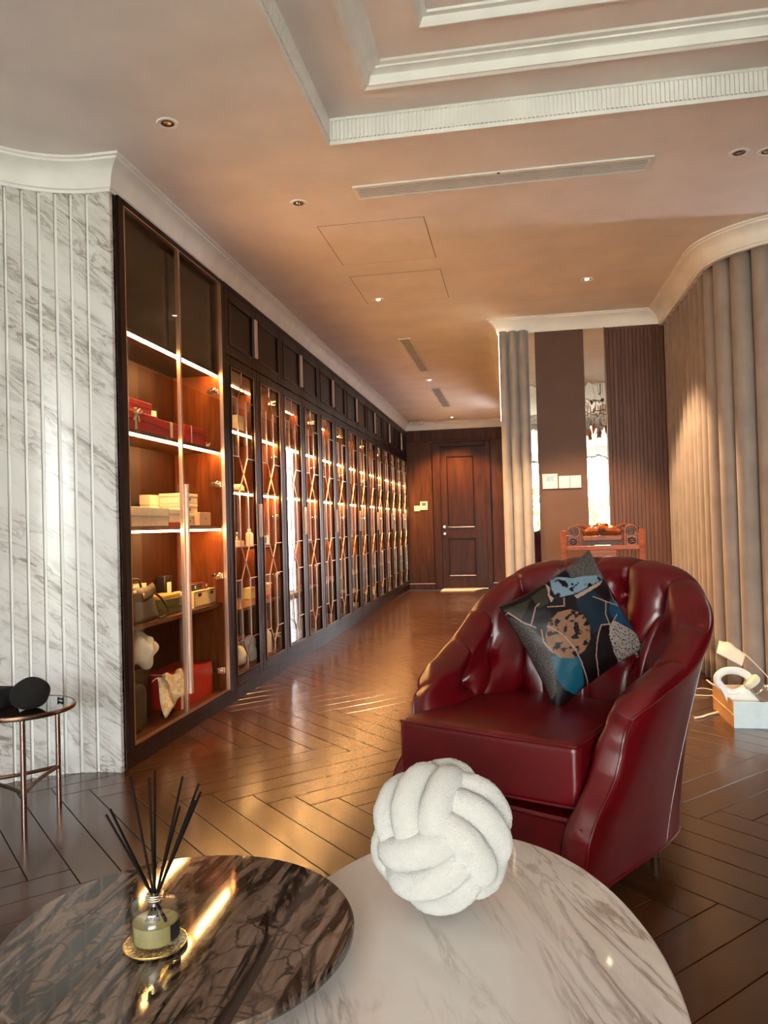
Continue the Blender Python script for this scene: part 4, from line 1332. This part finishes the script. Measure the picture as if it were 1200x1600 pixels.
mc = bm_.node('ShaderNodeMix', data_type='RGBA'); bm_.link(mxx.outputs[0], mc.inputs[0]); bm_.link(rb.outputs[0], mc.inputs[6]); mc.inputs[7].default_value = (.010, .005, .004, 1)
bm_.link(mc.outputs[2], bm_.p.inputs['Base Color']); bm_.set(Roughness=.05, Specular_IOR_Level=.7)
DT = (-.585, 1.245)
dt = thing('coffee_table', 'round coffee table with a dark brown veined marble top', 'coffee table', (DT[0], DT[1], 0))
MB().lathe([(.288, .45), (.292, .452), (.294, .455), (.296, .458), (.296, .466), (.293, .47)], 96).build('table_top', bm_.m, dt, angle=20)
MB().lathe([(.20, 0), (.20, .012), (.03, .014), (.03, .44), (.10, .442), (.10, .45)], 40).build('table_base', M['bronze_dark'], dt)

# ---- reed diffuser
TZ = .4702
cp = NT('coaster_print'); v = cp.coords(); vo = cp.node('ShaderNodeTexVoronoi'); vo.inputs['Scale'].default_value = 120; cp.link(v, vo.inputs['Vector'])
rp = cp.ramp(vo.outputs['Distance'], [(0, (.75, .68, .45)), (.4, (.55, .40, .16)), (.55, (.16, .10, .05)), (.8, (.6, .55, .42))]); cp.link(rp.outputs[0], cp.p.inputs['Base Color']); cp.set(Roughness=.2)
DX, DY = -.604, 1.19
co = thing('coaster', 'small round patterned plate under the reed diffuser', 'coaster', (DX, DY, TZ))
MB().lathe([(.028, 0), (.049, .003), (.0515, .006), (.0495, .0064), (.046, .005), (.0001, .005)], 48, sx=1, sy=1, cap1=False).build('plate', cp.m, co)
MB().tube([(.0505 * math.cos(2 * PI * k / 48), .0505 * math.sin(2 * PI * k / 48), .0062) for k in range(48)], .0011, 6, True).build('rim', M['gold'], co)
M['bottle_glass'] = pane_mat('bottle_glass', (.98, .98, .95), 1.0, .11)
lq = NT('amber_liquid'); tr = lq.node('ShaderNodeBsdfTransparent'); tr.inputs[0].default_value = (.95, .90, .62, 1)
lq.set(Base_Color=(.80, .72, .40, 1), Roughness=.08); mx = lq.node('ShaderNodeMixShader'); mx.inputs[0].default_value = .42
lq.link(tr.outputs[0], mx.inputs[1]); lq.link(lq.p.outputs[0], mx.inputs[2]); lq.link(mx.outputs[0], lq.out.inputs[0])
df = thing('reed_diffuser', 'round glass reed diffuser with pale liquid and black sticks on the dark table', 'diffuser', (DX, DY, TZ + .0062))
MB().lathe([(.001, .0), (.036, .0), (.039, .003), (.0395, .008), (.0395, .058), (.0375, .064), (.030, .067), (.015, .068), (.0125, .070), (.0125, .082), (.0135, .0825),
            (.0135, .084), (.0105, .084), (.0105, .069), (.013, .0665), (.029, .065), (.0355, .062), (.037, .057), (.037, .009), (.035, .006), (.001, .0055)], 40,
           cap0=True, cap1=True).build('bottle', M['bottle_glass'], df, angle=50)
MB().lathe([(.001, .0062), (.0345, .0064), (.0364, .0095), (.0364, .036), (.001, .036)], 40).build('liquid', lq.m, df, angle=50)
m = MB()
for z in (.071, .0745, .078): m.tube([(.0135 * math.cos(2 * PI * k / 28), .0135 * math.sin(2 * PI * k / 28), z) for k in range(28)], .0013, 6, True)
m.build('collar', M['chrome'], df)
m = MB().grid(lambda u, v: (.0398 * math.cos(R(-28 + 44 * u)), .0398 * math.sin(R(-28 + 44 * u)), .012 + .026 * v), 10, 1); m.build('label', M['black_card'], df)
tips = [(-.689, 1.205, .685), (-.679, 1.175, .687), (-.648, 1.20, .743), (-.609, 1.21, .750), (-.607, 1.185, .747), (-.555, 1.2, .745), (-.568, 1.215, .690),
        (-.529, 1.205, .732), (-.533, 1.222, .713), (-.525, 1.18, .713)]
ob = df.location
for tp in tips:
    q = Vector(tp) - Vector(ob); nk = Vector((q.x * .06, q.y * .06, .077)); d = (nk - q).normalized()
    bt = nk + d * ((nk.z - .009) / -d.z)
    rr_ = math.hypot(bt.x, bt.y)
    if rr_ > .032: bt = nk + d * ((nk.z - .009) / -d.z) * .032 / rr_
    MB().cyl(tuple(bt), tuple(q), .0021, n=8).build('reed', M['reed'], df)

# ---- white knot pillow (three interlaced bands of three strands)
BC = Vector((-.158, 1.475, .558))
w = (Vector((0, 0, 1.15)) - BC).normalized(); rt = w.cross(Vector((0, 0, 1))).normalized() * -1; up = w.cross(rt)
if up.z < 0: up = -up
if rt.x < 0: rt = -rt
bc = NT('white_boucle'); v = bc.coords(); vo = bc.node('ShaderNodeTexVoronoi'); vo.inputs['Scale'].default_value = 420; bc.link(v, vo.inputs['Vector'])
n2 = bc.noise(v, 90, 4); ad = bc.node('ShaderNodeMath', operation='ADD'); bc.link(vo.outputs['Distance'], ad.inputs[0]); bc.link(n2, ad.inputs[1])
bc.bump(ad.outputs[0], .6, .005); bc.set(Base_Color=(.53, .52, .485, 1), Roughness=.95, Sheen_Weight=.5)
kp = thing('knot_pillow', 'white fluffy knotted ball pillow standing on the white marble table', 'pillow', (BC.x, BC.y, .42))
phi = R(6)
axs = []
for k in range(3):
    an = phi + k * 2 * PI / 3
    axs.append(w / math.sqrt(3) + (rt * math.cos(an) + up * math.sin(an)) * math.sqrt(2 / 3))
ex, ey, ez = axs
if ex.cross(ey).dot(ez) < 0: print('KNOT HANDEDNESS')
RB, TR = .137, .030
def strand(pa, qa, na, d):
    Lo = math.sqrt(max(.002, (RB - TR) ** 2 - (d * 1.05) ** 2)) + .003; Sh = .068 - abs(d) * .12
    pts = []
    for k in range(110):
        t = 2 * PI * k / 110
        c, s = math.cos(t), math.sin(t); e = .78
        x = Lo * math.copysign(abs(c) ** e, c); y = Sh * math.copysign(abs(s) ** e, s) * 1.12
        nn = d * (.74 + .34 * c * c)
        pts.append(pa * x + qa * y + na * nn)
    return pts
for (pa, qa, na) in ((ex, ey, ez), (ey, ez, ex), (ez, ex, ey)):
    for d in (-.053, 0, .053):
        mb = MB().tube([p + Vector((0, 0, .138)) for p in strand(pa, qa, na, d)], TR, 26, True)
        mb.v = [tuple(Vector(q) * 1.0 + Vector((mnoise.noise(Vector(q) * 190), mnoise.noise(Vector(q) * 190 + Vector((9, 0, 0))), mnoise.noise(Vector(q) * 190 + Vector((0, 9, 0))))) * .0021) for q in mb.v]
        mb.build('strand', bc.m, kp, angle=180)

# ================================================================== SIDE TABLE
st = thing('side_table', 'small round dark glass side table with metal legs by the marble wall', 'side table', (-1.972, 2.80, 0))
MB().lathe([(.188, .452), (.193, .455), (.193, .463), (.189, .466)], 64).build('table_top', M['dark_glass'], st, angle=20)
MB().tube([(.195 * math.cos(2 * PI * k / 64), .195 * math.sin(2 * PI * k / 64), .458) for k in range(64)], .007, 8, True, flat=1.4).build('rim', M['bronze_dark'], st)
LG = (-55, 78, 190)
for a in LG:
    MB().cyl((.183 * math.cos(R(a)), .183 * math.sin(R(a)), 0), (.183 * math.cos(R(a)), .183 * math.sin(R(a)), .452), .0105, n=14).build('leg', M['leg_metal'], st)
for i in range(3):
    a0, a1 = LG[i], LG[(i + 1) % 3]
    p0 = Vector((math.cos(R(a0)), math.sin(R(a0)))) * .183; p1 = Vector((math.cos(R(a1)), math.sin(R(a1)))) * .183
    pts = [p0.lerp(p1, k / 12) * (1 - .18 * math.sin(PI * k / 12)) for k in range(13)]
    MB().tube([(p.x, p.y, .172) for p in pts], .008, 8).build('stretcher', M['bronze_dark'], st)
o = blob((0, 0, 0), (.070, .085, .058), .3, 12, 36, 22, 4).build('knitted_cap', M['black_cloth']); o.location = (-1.908, 2.765, .4665)
tag(o, 'black felt cap, the larger dark lump on the side table', 'cap')
t = thing('handbag', 'black soft pouch with a pale zip on the side table, left of the cap', 'bag', (-2.065, 2.775, .4663))
mb = MB().rbox(.062, .075, .038, .035, 5, (0, 0, .038)); mb.build('body', M['black_cloth'], t, weld=True)
MB().tube([(-.045 + .09 * k / 8, -.0765, .045 + .010 * math.sin(PI * k / 8)) for k in range(9)], .0022, 6).build('zip', M['chrome'], t)
t = thing('bow_clip', 'tiny black bow clip at the edge of the side table', 'clip', (-1.868, 2.90, .4663))
for s in (-1, 1): MB().prism([(0, .004), (s * .012, -.001), (s * .012, .014), (0, .008)][::s], -.004, .004, lambda u, v, w_: (u, w_, v + .001)).build('wing', M['black'], t)

# ================================================================== CURTAINS
def folds(path, z0, z1, amp, wl, nz=16, seed=0, off=0.0, flare=.25):
    P = [Vector(p) for p in path]; L = [0]
    for a, b in zip(P, P[1:]): L.append(L[-1] + (b - a).length)
    tot = L[-1]; n = int(tot / wl * 14)
    def f(u, v):
        s = tot * u; j = 0
        while j < len(L) - 2 and L[j + 1] < s: j += 1
        k = (s - L[j]) / (L[j + 1] - L[j]); p = P[j].lerp(P[j + 1], k); d = (P[j + 1] - P[j]).normalized(); nn = Vector((d.y, -d.x))
        ph = 2 * PI * s / wl + .9 * mnoise.noise(Vector((s * 1.7, seed, 0))) + .35 * (1 - v) * mnoise.noise(Vector((s * 5, seed + 4, v * 2)))
        a = amp * (1 + .35 * mnoise.noise(Vector((s * 3, seed + 9, 0)))) * (1 + flare * (1 - v) * mnoise.noise(Vector((s * 6, 2, 1))))
        sn = math.sin(ph); sn = math.copysign(abs(sn) ** .8, sn)
        o = nn * (a * sn + off); tn = d * (-.5 * a * math.cos(ph))
        return (p.x + o.x + tn.x, p.y + o.y + tn.y, z0 + (z1 - z0) * v)
    return MB().grid(f, n, nz)
RCu = .50
arcC = [(RC.x + RCu * math.cos(R(a)), RC.y + RCu * math.sin(R(a))) for a in range(180, 271, 5)]
o = folds([(1.35, 6.86), (1.35, 5.5)] + arcC + [(2.6, 5.0)], .015, 2.86, .052, .15, 18, 3).build('curtain', M['curtain'], angle=180)
sd = o.modifiers.new('thick', 'SOLIDIFY'); sd.thickness = .003
tag(o, 'long taupe pleated curtain sweeping round the curved bay on the right', 'curtain')
o = folds([(-.085, 6.845), (.165, 6.845)], .015, 2.83, .026, .085, 18, 8).build('curtain', M['sheer'], angle=180)
sd = o.modifiers.new('thick', 'SOLIDIFY'); sd.thickness = .003
tag(o, 'narrow grey curtain bunched at the corner of the pier', 'curtain')
t = thing('led_strip_light', 'bright upright light strip behind the edge of the grey curtain', 'light strip', (-.097, 6.905, 2.05))
MB().box(-.004, .012, -.004, .004, 0, .78).build('diffuser', emit('strip_glow', (1, .82, .55), 9), t)
MB().box(-.004, .012, .0045, .012, -.01, .79).build('channel', M['chrome'], t)

# ================================================================== CARVED CHAIR BEHIND THE ARMCHAIR
ch = thing('carved_armchair', 'carved reddish wooden armchair showing its scrolled back above the red armchair', 'chair', (.635, 5.70, 0), R(-2))
W2 = .30
for s in (-1, 1):
    m = MB().bar((s * W2, .26, 0), (s * .275, .30, .50), .06, .05).bar((s * .275, .30, .50), (s * .29, .40, 1.065), .075, .04)
    m.build('back_post', M['carved'], ch, bevel=.004)
    MB().bar((s * W2, -.24, 0), (s * W2, -.24, .66), .055, .055).build('front_leg', M['carved'], ch, bevel=.004)
    MB().bar((s * .315, -.27, .68), (s * .30, .35, .70), .06, .035).build('armrest', M['carved'], ch, bevel=.008)
    # square carved rosette and round scroll carving at the top of each post
    p = MB().box(-.055, .055, -.012, .012, -.05, .05); q = p.build('carved_panel', M['carved'], ch, bevel=.003); q.location = (s * .215, .372, .985)
    r_ = MB()
    for k in range(8):
        a = k * PI / 4; r_.ell((.022 * math.cos(a), -.014, .022 * math.sin(a)), (.012, .005, .008), 8, 6)
    r_.ell((0, -.015, 0), (.009, .006, .009), 10, 6)
    fr = [(-.042, -.042), (.042, -.042), (.042, .042), (-.042, .042)]
    r_.tube([(x, -.013, z) for x, z in fr], .0035, 6, True)
    r_.build('rosette', M['carve_dark'], q)
    p = MB().lathe([(.048, -.014), (.052, -.008), (.052, .008), (.048, .014)], 24)
    p.v = [(x, z, y) for x, y, z in p.v]; q = p.build('scroll_disc', M['carved'], ch); q.location = (s * .208, .378, 1.058)
    sp = MB().tube([((.04 - .0011 * k) * math.cos(k * .42) * s, -.016, (.04 - .0011 * k) * math.sin(k * .42)) for k in range(34)], .0045, 6)
    sp.build('scroll', M['carve_dark'], q)
    # three nested curved ridges between the scroll and the crest
    for k in range(4):
        rr_ = .030 + .017 * k
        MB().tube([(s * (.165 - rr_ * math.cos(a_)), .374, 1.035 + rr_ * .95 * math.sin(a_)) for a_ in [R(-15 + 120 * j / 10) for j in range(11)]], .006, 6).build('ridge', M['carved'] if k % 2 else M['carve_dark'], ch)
def crest(u, v):
    x = -.125 + .25 * u; top = 1.10 + .012 * math.cos((x / .125) * PI) + .008 * math.cos(x / .125 * 3 * PI)
    return (x, .372 - .022 * math.sin(PI * v), 1.03 + (top - 1.03) * v)
m = MB().grid(crest, 28, 10); m.box(-.125, .125, .373, .39, 1.03, 1.095); m.build('crest_rail', M['carved'], ch)
MB().tube([(.030 * (1 - k / 34) * math.cos(k * .45 + 2), .347, 1.062 + .030 * (1 - k / 34) * math.sin(k * .45 + 2)) for k in range(30)], .004, 6).build('scroll', M['carve_dark'], ch)
MB().box(-.145, .145, .35, .385, .985, 1.025).build('top_rail', M['carved'], ch, bevel=.006)
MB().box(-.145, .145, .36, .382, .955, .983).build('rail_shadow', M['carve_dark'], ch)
MB().box(-.27, .27, .345, .375, .915, .95).build('cross_rail', M['carved'], ch, bevel=.005)
MB().box(-.26, .26, .325, .35, .50, .56).build('lower_rail', M['carved'], ch, bevel=.005)
MB().box(-.10, .10, .335, .355, .56, .915).build('splat', M['carved'], ch, bevel=.004)
MB().box(-.31, .31, -.27, .30, .41, .455).build('seat', M['carved'], ch, bevel=.006)
for y in (-.24, .25): MB().box(-.28, .28, y - .012, y + .012, .15, .19).build('stretcher', M['carved'], ch)

# ================================================================== WALL SWITCHES
def plate(name, label, cat, x0, x1, z0, z1, y, build):
    t = thing(name, label, cat, ((x0 + x1) / 2, y, (z0 + z1) / 2)); w_, h_ = (x1 - x0) / 2, (z1 - z0) / 2
    MB().box(-w_, w_, -.010, 0, -h_, h_).build('cover', M['soft_plate'], t, bevel=.002)
    build(t, w_, h_); return t
M['soft_plate'] = plain('ivory_plate', (.78, .72, .62), .4)
M['lcd'] = plain('grey_display', (.12, .13, .11), .2)
def thermo(t, w_, h_):
    MB().box(-w_ * .5, w_ * .55, -.0112, -.0101, 0, h_ * .7).build('display', M['lcd'], t)
    for k in (-1, 0, 1): MB().box(k * w_ * .55 - .008, k * w_ * .55 + .008, -.0112, -.0101, -h_ * .62, -h_ * .42).build('key', M['bronze_dark'] if False else M['grey_key'], t)
M['grey_key'] = plain('grey_key', (.5, .46, .4), .5)
def rockers(n):
    def f(t, w_, h_):
        for k in range(n):
            a = -w_ + .006 + (2 * w_ - .012) * k / n
            MB().box(a + .001, a + (2 * w_ - .012) / n - .001, -.0125, -.0101, -h_ + .008, h_ - .008).build('rocker', M['soft_plate'], t, bevel=.001, seg=1)
    return f
plate('thermostat', 'square ivory thermostat with a grey display on the brown panel', 'thermostat', .245, .375, 1.432, 1.562, PF - .0125, thermo)
plate('light_switch', 'ivory light switch beside the thermostat on the brown panel', 'light switch', .385, .478, 1.432, 1.54, PF - .0125, rockers(2))
plate('light_switch', 'ivory light switch next to the mirror strip on the brown panel', 'light switch', .482, .576, 1.432, 1.54, PF - .0125, rockers(4))
plate('thermostat', 'white thermostat with a dark display left of the far door', 'thermostat', -1.655, -1.525, 1.405, 1.552, YB - .0205, thermo)
plate('light_switch', 'small pale light switch left of the far thermostat', 'light switch', -1.765, -1.66, 1.385, 1.48, YB - .0205, rockers(1))

# thin pale sheet flat on the floor before the far door
t = thing('pale_floor_sheet', 'thin pale sheet lying in front of the far door', 'mat', (-.93, YB - .30, 0))
MB().prism([(-.36, -.2), (.2, -.2), (.36, .2), (-.36, .2)], .0003, .012, lambda u, v, z: (u, v, z)).build('mat', fabric('pale_sheet', (.78, .74, .66), .9), t)

# ================================================================== VACUUM IN ITS BOX
vb = thing('vacuum_box', 'open white and kraft cardboard box on the floor at the curtain', 'box', (1.40, 4.66, 0))
m = MB(); X0_, X1_, Yf, Yr, Hb = -.268, .30, -.23, .22, .142
MB().box(X0_, X1_, Yf, Yf + .006, 0, Hb).build('front_wall', M['pale_blue'], vb, bevel=.001, seg=1)
MB().box(X0_, X0_ + .006, Yf + .006, Yr, 0, Hb).build('side_wall', M['kraft'], vb)
MB().box(X0_ - .002, X0_ + .0, Yf + .006, Yr, Hb * .48, Hb * .53).build('tape_line', M['soft_white'], vb)
MB().box(X1_ - .006, X1_, Yf + .006, Yr, 0, Hb).build('side_wall', M['kraft'], vb)
MB().box(X0_ + .006, X1_ - .006, Yr - .006, Yr, 0, Hb).build('rear_wall', M['soft_white'], vb)
MB().box(X0_ + .006, X1_ - .006, Yf + .006, Yr - .006, 0, .006).build('bottom', M['kraft'], vb)
ip = MB().box(-.255, .285, -.215, .205, 0, .085).build('packing_tray', M['pure_white'], vb, bevel=.004); ip.location = (0, 0, .007)
vc = thing('hand_vacuum', 'white handheld vacuum with a clear dust cup lying in the open box', 'vacuum cleaner', (1.20, 4.58, .0935))
hl = [(-.112, .128), (-.108, .158), (-.078, .183), (-.035, .19), (.01, .184), (.05, .16), (.062, .132), (.045, .10), (.0, .074), (-.045, .068), (-.085, .092)]
sp = spline([(x, 0, z) for x, z in hl] + [(hl[0][0], 0, hl[0][1])], 70)[:-1]
MB().tube([tuple(p) for p in sp], .0175, 12, True, flat=1.2).build('handle', M['pure_white'], vc)
MB().prism([(-.105, .10), (-.06, .0), (.16, .0), (.165, .03), (.075, .10), (.04, .098), (.0, .068), (-.045, .062), (-.085, .085)], -.035, .035, lambda u, v, w_: (u, w_, v)).build('body', M['pure_white'], vc, bevel=.014, seg=3)
dc = NT('smoky_clear'); dc.set(Base_Color=(.40, .30, .24, 1), Roughness=.08)
tr = dc.node('ShaderNodeBsdfTransparent'); tr.inputs[0].default_value = (.75, .66, .58, 1); mx = dc.node('ShaderNodeMixShader'); mx.inputs[0].default_value = .45
dc.link(tr.outputs[0], mx.inputs[1]); dc.link(dc.p.outputs[0], mx.inputs[2]); dc.link(mx.outputs[0], dc.out.inputs[0])
dcx = (.058, -.042, .138)
m = MB().lathe([(.036, 0), (.041, .004), (.041, .11), (.037, .17), (.026, .18)], 28); o = m.build('dust_cup', dc.m, vc, angle=50); o.location = dcx; o.rotation_euler = (0, R(139), 0)
m = MB().lathe([(.043, -.014), (.047, -.008), (.047, .012), (.043, .018)], 28); o2 = m.build('collar', M['soft_white'], vc, angle=50); o2.location = dcx; o2.rotation_euler = (0, R(139), 0)
m = MB().lathe([(.010, .012), (.024, .02), (.028, .09), (.016, .12)], 20); m.build('filter', M['bronze_dark'], o)
m = MB().lathe([(.0415, .05), (.043, .052), (.043, .058), (.0415, .06)], 28, cap0=False, cap1=False); m.build('ring', M['chrome'], o)
ln = thing('box_lid', 'cream cardboard lid standing open over the vacuum box', 'lid', (1.21, 4.86, .30))
g = MB(); A_, B_2, C_2, D_ = Vector((-.105, -.22, .075)), Vector((-.045, -.04, .115)), Vector((.10, -.04, .03)), Vector((.03, -.22, .0))
def lidp(u, v):
    p = (A_.lerp(D_, u)).lerp(B_2.lerp(C_2, u), v); return (p.x, p.y, p.z + .012 * math.sin(PI * u) * v + .01 * max(0, math.sin(2.2 * PI * u - 1.2)) * v)
g.grid(lidp, 20, 4)
o = g.build('panel', M['soft_white'], ln); sd = o.modifiers.new('thick', 'SOLIDIFY'); sd.thickness = .004
g = MB().grid(lambda u, v: (.10 + .17 * u, -.045 + .03 * v, .03 - .165 * u - .03 * u * u + .006 * v), 10, 2)
o = g.build('fold', M['soft_white'], ln); sd = o.modifiers.new('thick', 'SOLIDIFY'); sd.thickness = .004
def cord(name, label, pts, r=.006):
    o = MB().tube(spline(pts, 40), r, 8, flat=.7).build(name, M['soft_white']); return tag(o, label, 'cable')
cord('cable', 'short white cable with a flat end lying before the vacuum box', [(.97, 4.62, .006), (1.01, 4.64, .007), (1.06, 4.70, .006), (1.10, 4.73, .008), (1.126, 4.74, .012)], .008)
cord('cable', 'thin white cable looping between the armchair and the vacuum box', [(1.10, 5.35, .005), (1.2, 5.42, .005), (1.26, 5.30, .005), (1.2, 5.2, .005), (1.08, 5.22, .005)], .006)
cord('cable', 'white cable end resting on the rim of the vacuum box', [(1.105, 4.90, .165), (1.125, 4.86, .150), (1.15, 4.78, .146)], .006)

# ================================================================== CEILING FITTINGS
def downlight(x, y, z, label, on):
    t = thing('downlight', label, 'downlight', (x, y, z))
    MB().lathe([(.030, -.003), (.044, -.006), (.048, -.003), (.048, -.0003)], 28, cap0=False, cap1=False).build('ring', M['white_trim'], t)
    MB().lathe([(.030, -.0035), (.022, -.002), (.0205, -.0008)], 24, cap0=False, cap1=True).build('baffle', M['bronze_dark'], t)
    MB().lathe([(.001, -.0045), (.014, -.004), (.016, -.0015), (.001, -.0012)], 18).build('lamp', M['lamp_on'] if on else M['chrome'], t)
Cz = CEIL
downlight(-1.458, 3.154, Cz, 'white-ringed downlight above the marble wall', False)
downlight(-1.133, 4.094, Cz, 'dark downlight above the first glass cabinet, left of the long vent', False)
downlight(-1.024, 6.0, Cz, 'downlight beside the far edge of the access panels', True)
downlight(-1.008, 9.54, Cz, 'glowing downlight between the two narrow corridor vents', True)
downlight(-1.014, 13.0, Cz, 'tiny downlight in front of the far door', True)
downlight(1.148, 4.029, Cz, 'dark downlight right of the long vent', False)
downlight(1.285, 4.045, Cz, 'downlight cut by the right edge of the frame', False)
downlight(.581, 5.898, Cz, 'glowing downlight in front of the pier cornice', True)
def vent(label, x0, x1, y0, y1, along_x, n, fr=.022):
    t = thing('air_vent', label, 'vent', ((x0 + x1) / 2, (y0 + y1) / 2, CEIL)); hx, hy = (x1 - x0) / 2, (y1 - y0) / 2
    m = MB(); z0, z1 = -.010, -.0004
    m.box(-hx, hx, -hy, -hy + fr, z0, z1).box(-hx, hx, hy - fr, hy, z0, z1).box(-hx, -hx + fr, -hy + fr, hy - fr, z0, z1).box(hx - fr, hx, -hy + fr, hy - fr, z0, z1)
    m.build('frame', M['white_trim'], t, bevel=.002, seg=1)
    MB().box(-hx + fr, hx - fr, -hy + fr, hy - fr, -.0016, -.0004).build('duct', M['black'], t)
    for k in range(n):
        if along_x:
            y = -hy + fr + (2 * hy - 2 * fr) * (k + .5) / n; a = (-hx + fr, y, -.006); b = (hx - fr, y, -.006)
        else:
            x = -hx + fr + (2 * hx - 2 * fr) * (k + .5) / n; a = (x, -hy + fr, -.006); b = (x, hy - fr, -.006)
        MB().bar(a, b, .0085, .003).build('slat', M['white_trim'], t)
    return t
v_ = vent('long slim ceiling vent with many slats in front of the tray', -.80, .735, 3.955, 4.125, True, 7)
MB().ell((.0, -.083, -.012), (.008, .005, .004), 10, 6).build('sensor', M['black'], v_)
vent('narrow slatted corridor vent, the nearer of the two', -1.065, -.945, 7.32, 8.96, False, 5, .014)
vent('narrow slatted corridor vent, the farther one', -1.065, -.925, 10.1, 11.8, False, 5, .014)
for lb, x0, x1, y0, y1 in (('larger', -1.115, -.478, 4.45, 5.15), ('smaller', -1.125, -.472, 5.40, 6.09)):
    t = thing('access_panel', ('nearer' if lb == 'larger' else 'farther') + ' square access panel outlined in the corridor ceiling', 'access panel', ((x0 + x1) / 2, (y0 + y1) / 2, CEIL))
    hx, hy = (x1 - x0) / 2, (y1 - y0) / 2
    MB().box(-hx, hx, -hy, hy, -.0022, -.0003).build('panel', M['ceiling'], t, bevel=.001, seg=1)
    e = .004; m = MB().box(-hx - e, -hx, -hy - e, hy + e, -.0012, -.0003).box(hx, hx + e, -hy - e, hy + e, -.0012, -.0003).box(-hx, hx, -hy - e, -hy, -.0012, -.0003).box(-hx, hx, hy, hy + e, -.0012, -.0003)
    m.build('joint', M['bronze_dark'], t)
t = thing('ceiling_sensor', 'small white boxed fitting on the far left cornice', 'sensor', (-1.66, YB - .17, CEIL))
MB().box(-.11, .11, -.04, .04, -.05, -.0004).build('body', M['white_trim'], t, bevel=.006); MB().box(-.09, .09, -.0412, -.0405, -.038, -.012).build('grille', M['bronze'], t)

# chandelier over the seating area, seen in the mirror strip
cl = thing('chandelier', 'dark bronze and crystal chandelier seen in the mirror strip', 'chandelier', (1.17, 2.62, 3.15))
MB().lathe([(.001, 0), (.065, -.0005), (.06, -.03), (.02, -.04)][::-1], 20).build('canopy', M['bronze_dark'], cl)
MB().cyl((0, 0, -.04), (0, 0, -.30), .010).build('stem', M['bronze_dark'], cl)
MB().lathe([(.02, -.36), (.05, -.33), (.045, -.30), (.015, -.28)], 16).build('hub', M['bronze_dark'], cl)
for k in range(8):
    a = k * PI / 4; c_, s_ = math.cos(a), math.sin(a)
    MB().tube(spline([(.03 * c_, .03 * s_, -.33), (.13 * c_, .13 * s_, -.30), (.22 * c_, .22 * s_, -.42), (.20 * c_, .20 * s_, -.62), (.10 * c_, .10 * s_, -.70)], 18), .006, 6).build('arm', M['bronze_dark'], cl)
    MB().lathe([(.02, 0), (.028, -.03), (.012, -.11), (.001, -.13)][::-1], 8, c=(.16 * c_, .16 * s_, -.40)).build('crystal', M['bronze'], cl)
MB().tube([(.215 * math.cos(2 * PI * k / 40), .215 * math.sin(2 * PI * k / 40), -.5) for k in range(40)], .007, 6, True).build('ring', M['bronze_dark'], cl)
MB().lathe([(.001, -.86), (.06, -.84), (.055, -.80), (.10, -.78), (.10, -.70), (.02, -.66)], 20).build('bowl', M['bronze'], cl)

# ================================================================== LAMPS
spot((.581, 5.898, 2.935), 180, 84, .35, (1, .66, .36))
for y in (6.0, 9.54, 12.9): spot((-1.0, y, 2.935), 210, 110, .6, (1, .54, .2))
